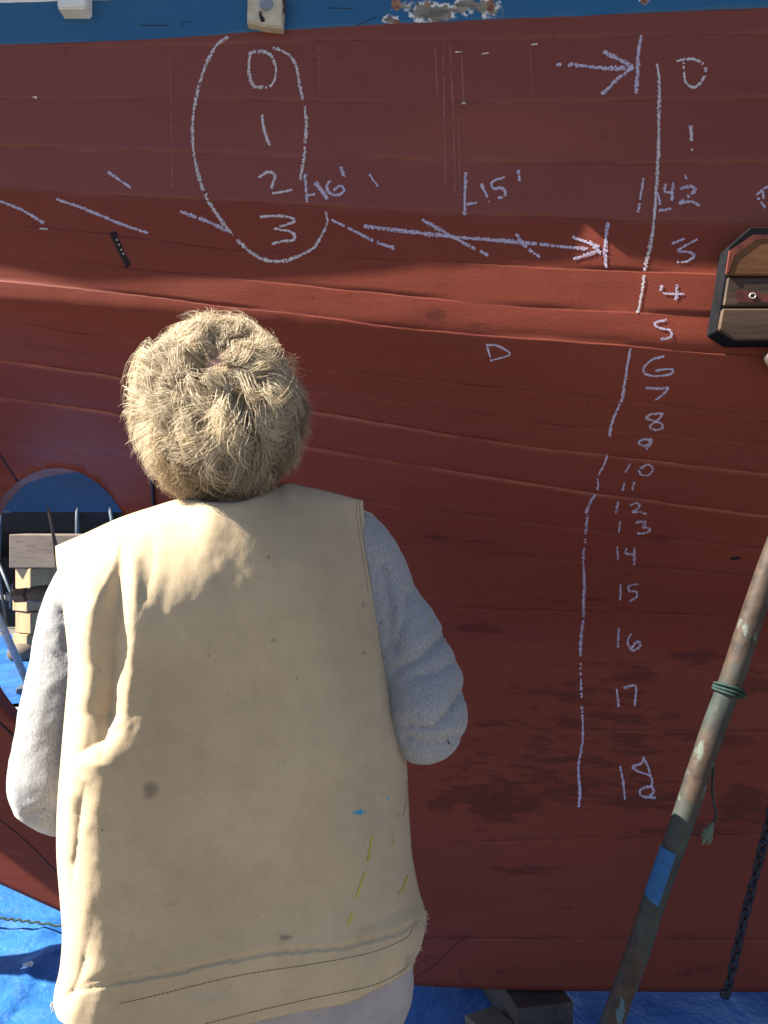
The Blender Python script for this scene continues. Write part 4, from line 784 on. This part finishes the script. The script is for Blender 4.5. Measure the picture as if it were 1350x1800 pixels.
fade = np.clip(np.minimum(U, 1 - U) / .02, .25, 1) * np.clip((1 - T) / .02, .3, 1)
dep = dep - wr * fade
VB = P(X, Y, dep)
ye = edge + slant; VE = P(X, Y, ye); VFr = VE.copy(); Df = np.interp(T, [0, .25, .5, .75, .92, 1.], [.15, .165, .16, .12, .06, .0]); VFr[..., 1] = ye + Df * np.clip(w_, 0, 1) ** .5 + .075 * arm * np.clip((1 - T) / .3, 0, 1) * (1 - np.clip(w_, 0, 1))
neck = (U > .44) & (U < .66); VFr[..., 2] -= np.where(T > .85, .10 * np.exp(-((U - .55) / .09) ** 2) * (T - .85) / .15, 0)
iv = np.arange(NU * NT).reshape(NT, NU); fq = np.stack([iv[:-1, :-1], iv[:-1, 1:], iv[1:, 1:], iv[1:, :-1]], -1).reshape(-1, 4)
vest = mesh_obj('vest', np.concatenate([VB.reshape(-1, 3), VFr.reshape(-1, 3)]), np.concatenate([fq, fq[:, ::-1] + NU * NT]), M['canvas'])
sol = vest.modifiers.new('cloth_thickness', 'SOLIDIFY'); sol.thickness = .0022; sol.offset = -1
soil = blobs(X, Y, [(265, 1388, 20, 19, .95), (480, 1126, 10, 7, .7), (640, 1148, 8, 6, .7), (638, 1063, 8, 8, .6), (602, 938, 7, 5, .6), (410, 1399, 5, 5, .6), (502, 1648, 16, 6, .9), (480, 1643, 28, 5, .5), (650, 1230, 10, 8, .4), (690, 1640, 50, 26, .4), (300, 1590, 60, 8, .4), (472, 980, 4, 5, .9), (523, 1192, 4, 3, 1.), (243, 1221, 3, 3, 1.), (418, 1759, 4, 3, .9), (560, 993, 10, 6, .5), (700, 1580, 22, 30, .35), (720, 1690, 26, 30, .5), (345, 1700, 60, 7, .3)])
grey = blobs(X, Y, [(600, 930, 90, 70, .8), (660, 1450, 70, 200, .75), (480, 900, 120, 60, .55), (520, 1320, 90, 60, .5), (400, 1755, 90, 10, .9), (650, 1660, 110, 70, .7)])
bluep = blobs(X, Y, [(628, 1428, 13, 7, .95), (678, 1403, 9, 8, .75), (676, 1398, 5, 4, .6)])
zz = np.zeros(NU * NT)
for nm, A in (('soil', soil), ('greyed', grey), ('bluepaint', bluep)): attr(vest, nm, np.concatenate([A.ravel(), zz]))
part(vest, person)
VT = BVHTree.FromPolygons([tuple(v) for v in VB.reshape(-1, 3)], fq.tolist(), epsilon=0.)
def vz(*q): return [(50 + x / 1.8, 1300 + y / 1.8) for x, y in q]
def stitch(pl_, name='stitching', dash=5.5, gp=2., r=.00055, m='thread', lift=.0004):
    p = smooth_poly(pl_, 8); s = np.concatenate([[0], np.cumsum(np.linalg.norm(np.diff(p, axis=0), axis=1))]); mb = MB(); k = 0.
    while k < s[-1]:
        pts = []
        for q in np.linspace(k, min(k + dash, s[-1]), 3):
            c, n_, _ = cast(VT, np.interp(q, s, p[:, 0]), np.interp(q, s, p[:, 1]))
            if c: pts.append(c + n_ * lift)
        if len(pts) == 3 and (pts[0] - pts[2]).length > 1e-4: mb.tube([tuple(v) for v in pts], r, 4)
        k += dash + gp
    if mb.n: part(mb.build(name, M[m], None), vest)
stitch([(631, 882), (634, 920), (642, 970), (654, 1040), (666, 1110), (676, 1166)]); stitch([(626, 884), (628, 920), (636, 972), (647, 1040)], r=.0004)
stitch(vz((290, 835), (400, 810), (560, 770), (700, 740), (900, 710), (1080, 675), (1190, 630), (1215, 600))); stitch(vz((560, 899), (700, 864), (900, 818), (1080, 780), (1160, 745), (1205, 712)), r=.0006); stitch(vz((1195, 130), (1196, 180), (1185, 245)), r=.0005)
# yellow paint splashes, frayed hem tufts
chalk('paint_splash', [vz((1088, 305), (1080, 345), (1073, 385)), vz((1066, 415), (1052, 455), (1038, 500)), vz((1025, 545), (1010, 590))], 4.2, 4.5, 2.2, 'yellow', None, vest, VT, .0, .0006)
chalk('paint_splash', [vz((1200, 430), (1185, 470), (1168, 490))], 3.2, 2.8, 2., 'yellow', None, vest, VT, .1, .0006); chalk('paint_splash', [vz((1152, 310), (1155, 335)), vz((1160, 250), (1175, 235)), vz((1112, 172), (1122, 176)), vz((1155, 390), (1162, 410))], 3, 1.6, 1.6, 'yellow', None, vest, VT, .2, .0006)
g = np.random.default_rng(8); mb = MB()
for (x, y, n_, sp) in ((747, 1612, 18, 8), (744, 1625, 10, 7), (95, 1765, 14, 6), (738, 1660, 6, 8)):
    for i in range(n_):
        b0 = P(x + g.normal(0, sp * .4) * (1 if x < 400 else .5), y + g.normal(0, sp), 1.36); e = b0 + np.array([(1 if x > 400 else -.7) * abs(g.normal(0, .0028)), g.uniform(-.006, .002), g.normal(-.002, .003)]); mb.tube([b0, .5 * (b0 + e) + g.normal(0, .0015, 3), e], [.0007, .0006, .0004], 4)
q = vz((690, 898), (860, 861), (1000, 836), (1100, 792), (1190, 747), (1222, 700)); qq = smooth_poly(q, 20)
for x, y in qq:
    for i in range(2):
        b0 = P(x + g.uniform(-2, 2), y - 1, float(np.interp(x, [430, 738], [1.24, 1.345]))); e = b0 + np.array([g.normal(0, .002), -.001, -abs(g.normal(.0015, .0015))]); mb.tube([b0, e], [.0005, .0004], 3)
part(mb.build('frayed_threads', M['threadl'], None), vest)
# patch of yellow dust on the right sleeve
SWT = BVHTree.FromPolygons([tuple(v) for v in verts_of(sw.data)], [tuple(p.vertices) for p in sw.data.polygons], epsilon=0.)
chalk('paint_smudge', [[(778, 1108), (784, 1125)], [(757, 1094), (760, 1098)]], 5, 2.2, 1.5, 'yellow', None, sw, SWT, .3, .0008); chalk('dirt_speck', [[(786, 1301), (790, 1308)], [(794, 1247), (795, 1249)]], 2.5, 4, 1.3, 'iron', None, sw, SWT, 0, .0006)

# hair
def hair():
    g = np.random.default_rng(17); C0 = HC + np.array([.0, -.012, .004]); Rs = np.array([.083, .102, .107])
    whorl = np.array([.16, -.86, .48]); whorl /= np.linalg.norm(whorl)
    mb = MB(); mb.ball(C0 + np.array([0, .0, .002]), tuple(Rs * .985), 26); cap = mb
    def fib(n):
        i = np.arange(n) + .5; ph = np.arccos(1 - 2 * i / n); th = math.pi * (1 + 5 ** .5) * i; return np.stack([np.cos(th) * np.sin(ph), np.sin(th) * np.sin(ph), np.cos(ph)], 1)
    d = fib(1000); d = d[(d[:, 2] > -.985) & ((d[:, 1] < .35) | (d[:, 2] > .45)) & ~((d[:, 1] > .3) & (d[:, 2] < .35)) & ~((d[:, 2] < -.55) & (d[:, 1] > -.2))]; d += g.normal(0, .03, d.shape); d /= np.linalg.norm(d, axis=1)[:, None]
    allV = []; allT = []; NS = 13
    for ci in range(len(d)):
        r0 = d[ci]
        if math.acos(np.clip(r0 @ whorl, -1, 1)) < .05: continue
        dist = math.acos(np.clip(r0 @ whorl, -1, 1)); thin = dist < .16 and g.random() < .6
        ns = 7 if thin else int(g.integers(48, 64))
        fl = r0 * (r0 @ whorl) - whorl; nrm = np.linalg.norm(fl); fl = fl / nrm if nrm > 1e-3 else g.normal(0, 1, 3); fl = -fl if fl @ (whorl - r0) > 0 else fl
        dn = np.array([0, 0, -1.]) - r0 * (-r0[2]); fl = fl + .45 * dn; fl = fl - r0 * (fl @ r0); fl /= np.linalg.norm(fl) + 1e-9; side = np.cross(r0, fl)
        low_ = r0[2] < -.35; sw_ = g.normal(0, .38); fl = fl * math.cos(sw_) + side * math.sin(sw_); side = np.cross(r0, fl)
        A = g.uniform(.45, .85) * (1.15 if low_ else 1); lift = g.uniform(.018, .036) * (1.15 if abs(r0[0]) > .5 else 1); if_top = r0[2] > .5
        if if_top: lift *= .6
        ca = g.uniform(.10, .26) * (1 if g.random() < .8 else 1.6); cf = g.uniform(.7, 1.5); cp = g.uniform(0, 6.28); c2f = g.uniform(1.6, 2.6); c2p = g.uniform(0, 6.28); c2a = g.uniform(.02, .055); cap_ = g.uniform(.027, .051) * (.8 if if_top else 1); ctone = np.clip(g.normal(.55, .2) - .34 * float(sstep((.15 - r0[2]) / .9)) - .10 * max(0, r0[0]) + .28 * max(0, r0[2]), .03, 1); hook = g.uniform(-.3, .9)  # sun and shade in the tone: top locks lighter, low and right ones darker
        s = np.linspace(0, 1, NS)
        for k in range(ns):
            jj = g.normal(0, .042, 3); rr = r0 + jj; rr /= np.linalg.norm(rr); a = A * g.uniform(.7, 1.15) * s; lat = ca * (np.sin(cf * 2 * math.pi * s + cp) - math.sin(cp)) * s ** .6 + c2a * np.sin(c2f * 2 * math.pi * s + c2p + g.normal(0, .5)) * s + g.normal(0, .04) * s + g.normal(0, .05) * s * s * (3. if g.random() < .08 else 1)
            rc_ = rr[None] + (r0 - rr)[None] * (.45 * s ** 1.1)[:, None]; rc_ /= np.linalg.norm(rc_, axis=1)[:, None]; loc = rc_ * np.cos(a)[:, None] + fl[None] * np.sin(a)[:, None] + side[None] * lat[:, None]; loc /= np.linalg.norm(loc, axis=1)[:, None]
            hgt = lift * g.uniform(.75, 1.2) * (1 - (1 - s) ** 2.2) + (.019 if not if_top else .010) * np.cos(cf * 2 * math.pi * s + cp + 1.2) * s + hook * .012 * s ** 3 + (g.normal(0, .004) + (.020 if g.random() < .13 else 0)) * s * s
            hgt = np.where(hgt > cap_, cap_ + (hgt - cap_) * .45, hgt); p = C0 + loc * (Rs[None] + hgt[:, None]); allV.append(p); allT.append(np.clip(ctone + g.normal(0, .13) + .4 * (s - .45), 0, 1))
    n = len(allV); pts = np.array(allV); tone = np.array(allT); wd = (g.uniform(.00025, .00046, n)[:, None] * np.array([1, 1, 1, 1, 1, .97, .93, .9, .85, .78, .65, .45, .2])[None])
    T_ = np.gradient(pts, axis=1); T_ /= np.linalg.norm(T_, axis=2)[..., None] + 1e-12; ref = pts - C0; B1 = np.cross(T_, ref); B1 /= np.linalg.norm(B1, axis=2)[..., None] + 1e-12; B2 = np.cross(T_, B1)
    vv = np.stack([pts + wd[..., None] * (1.5 * math.cos(a) * B1 + .35 * math.sin(a) * B2) for a in (.5236, 2.618, 4.712)], 2)     # n,NS,3,3
    base = np.arange(n * NS * 3).reshape(n, NS, 3); fs = []
    for j in range(3): k = (j + 1) % 3; fs.append(np.stack([base[:, :-1, j], base[:, :-1, k], base[:, 1:, k], base[:, 1:, j]], -1).reshape(-1, 4))
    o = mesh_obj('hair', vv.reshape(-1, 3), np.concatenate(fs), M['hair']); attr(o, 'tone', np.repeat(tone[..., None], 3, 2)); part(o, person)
    c = cap.build('scalp', M['scalp'], None, True)
    vs = verts_of(c.data); m_ = (vs[:, 1] > HC[1] + .04) & (vs[:, 2] < HC[2] + .055); bm = bmesh.new(); bm.from_mesh(c.data); bm.verts.ensure_lookup_table(); bmesh.ops.delete(bm, geom=[bm.verts[i] for i in np.nonzero(m_)[0]], context='VERTS'); bm.to_mesh(c.data); bm.free(); part(c, person)
hair()
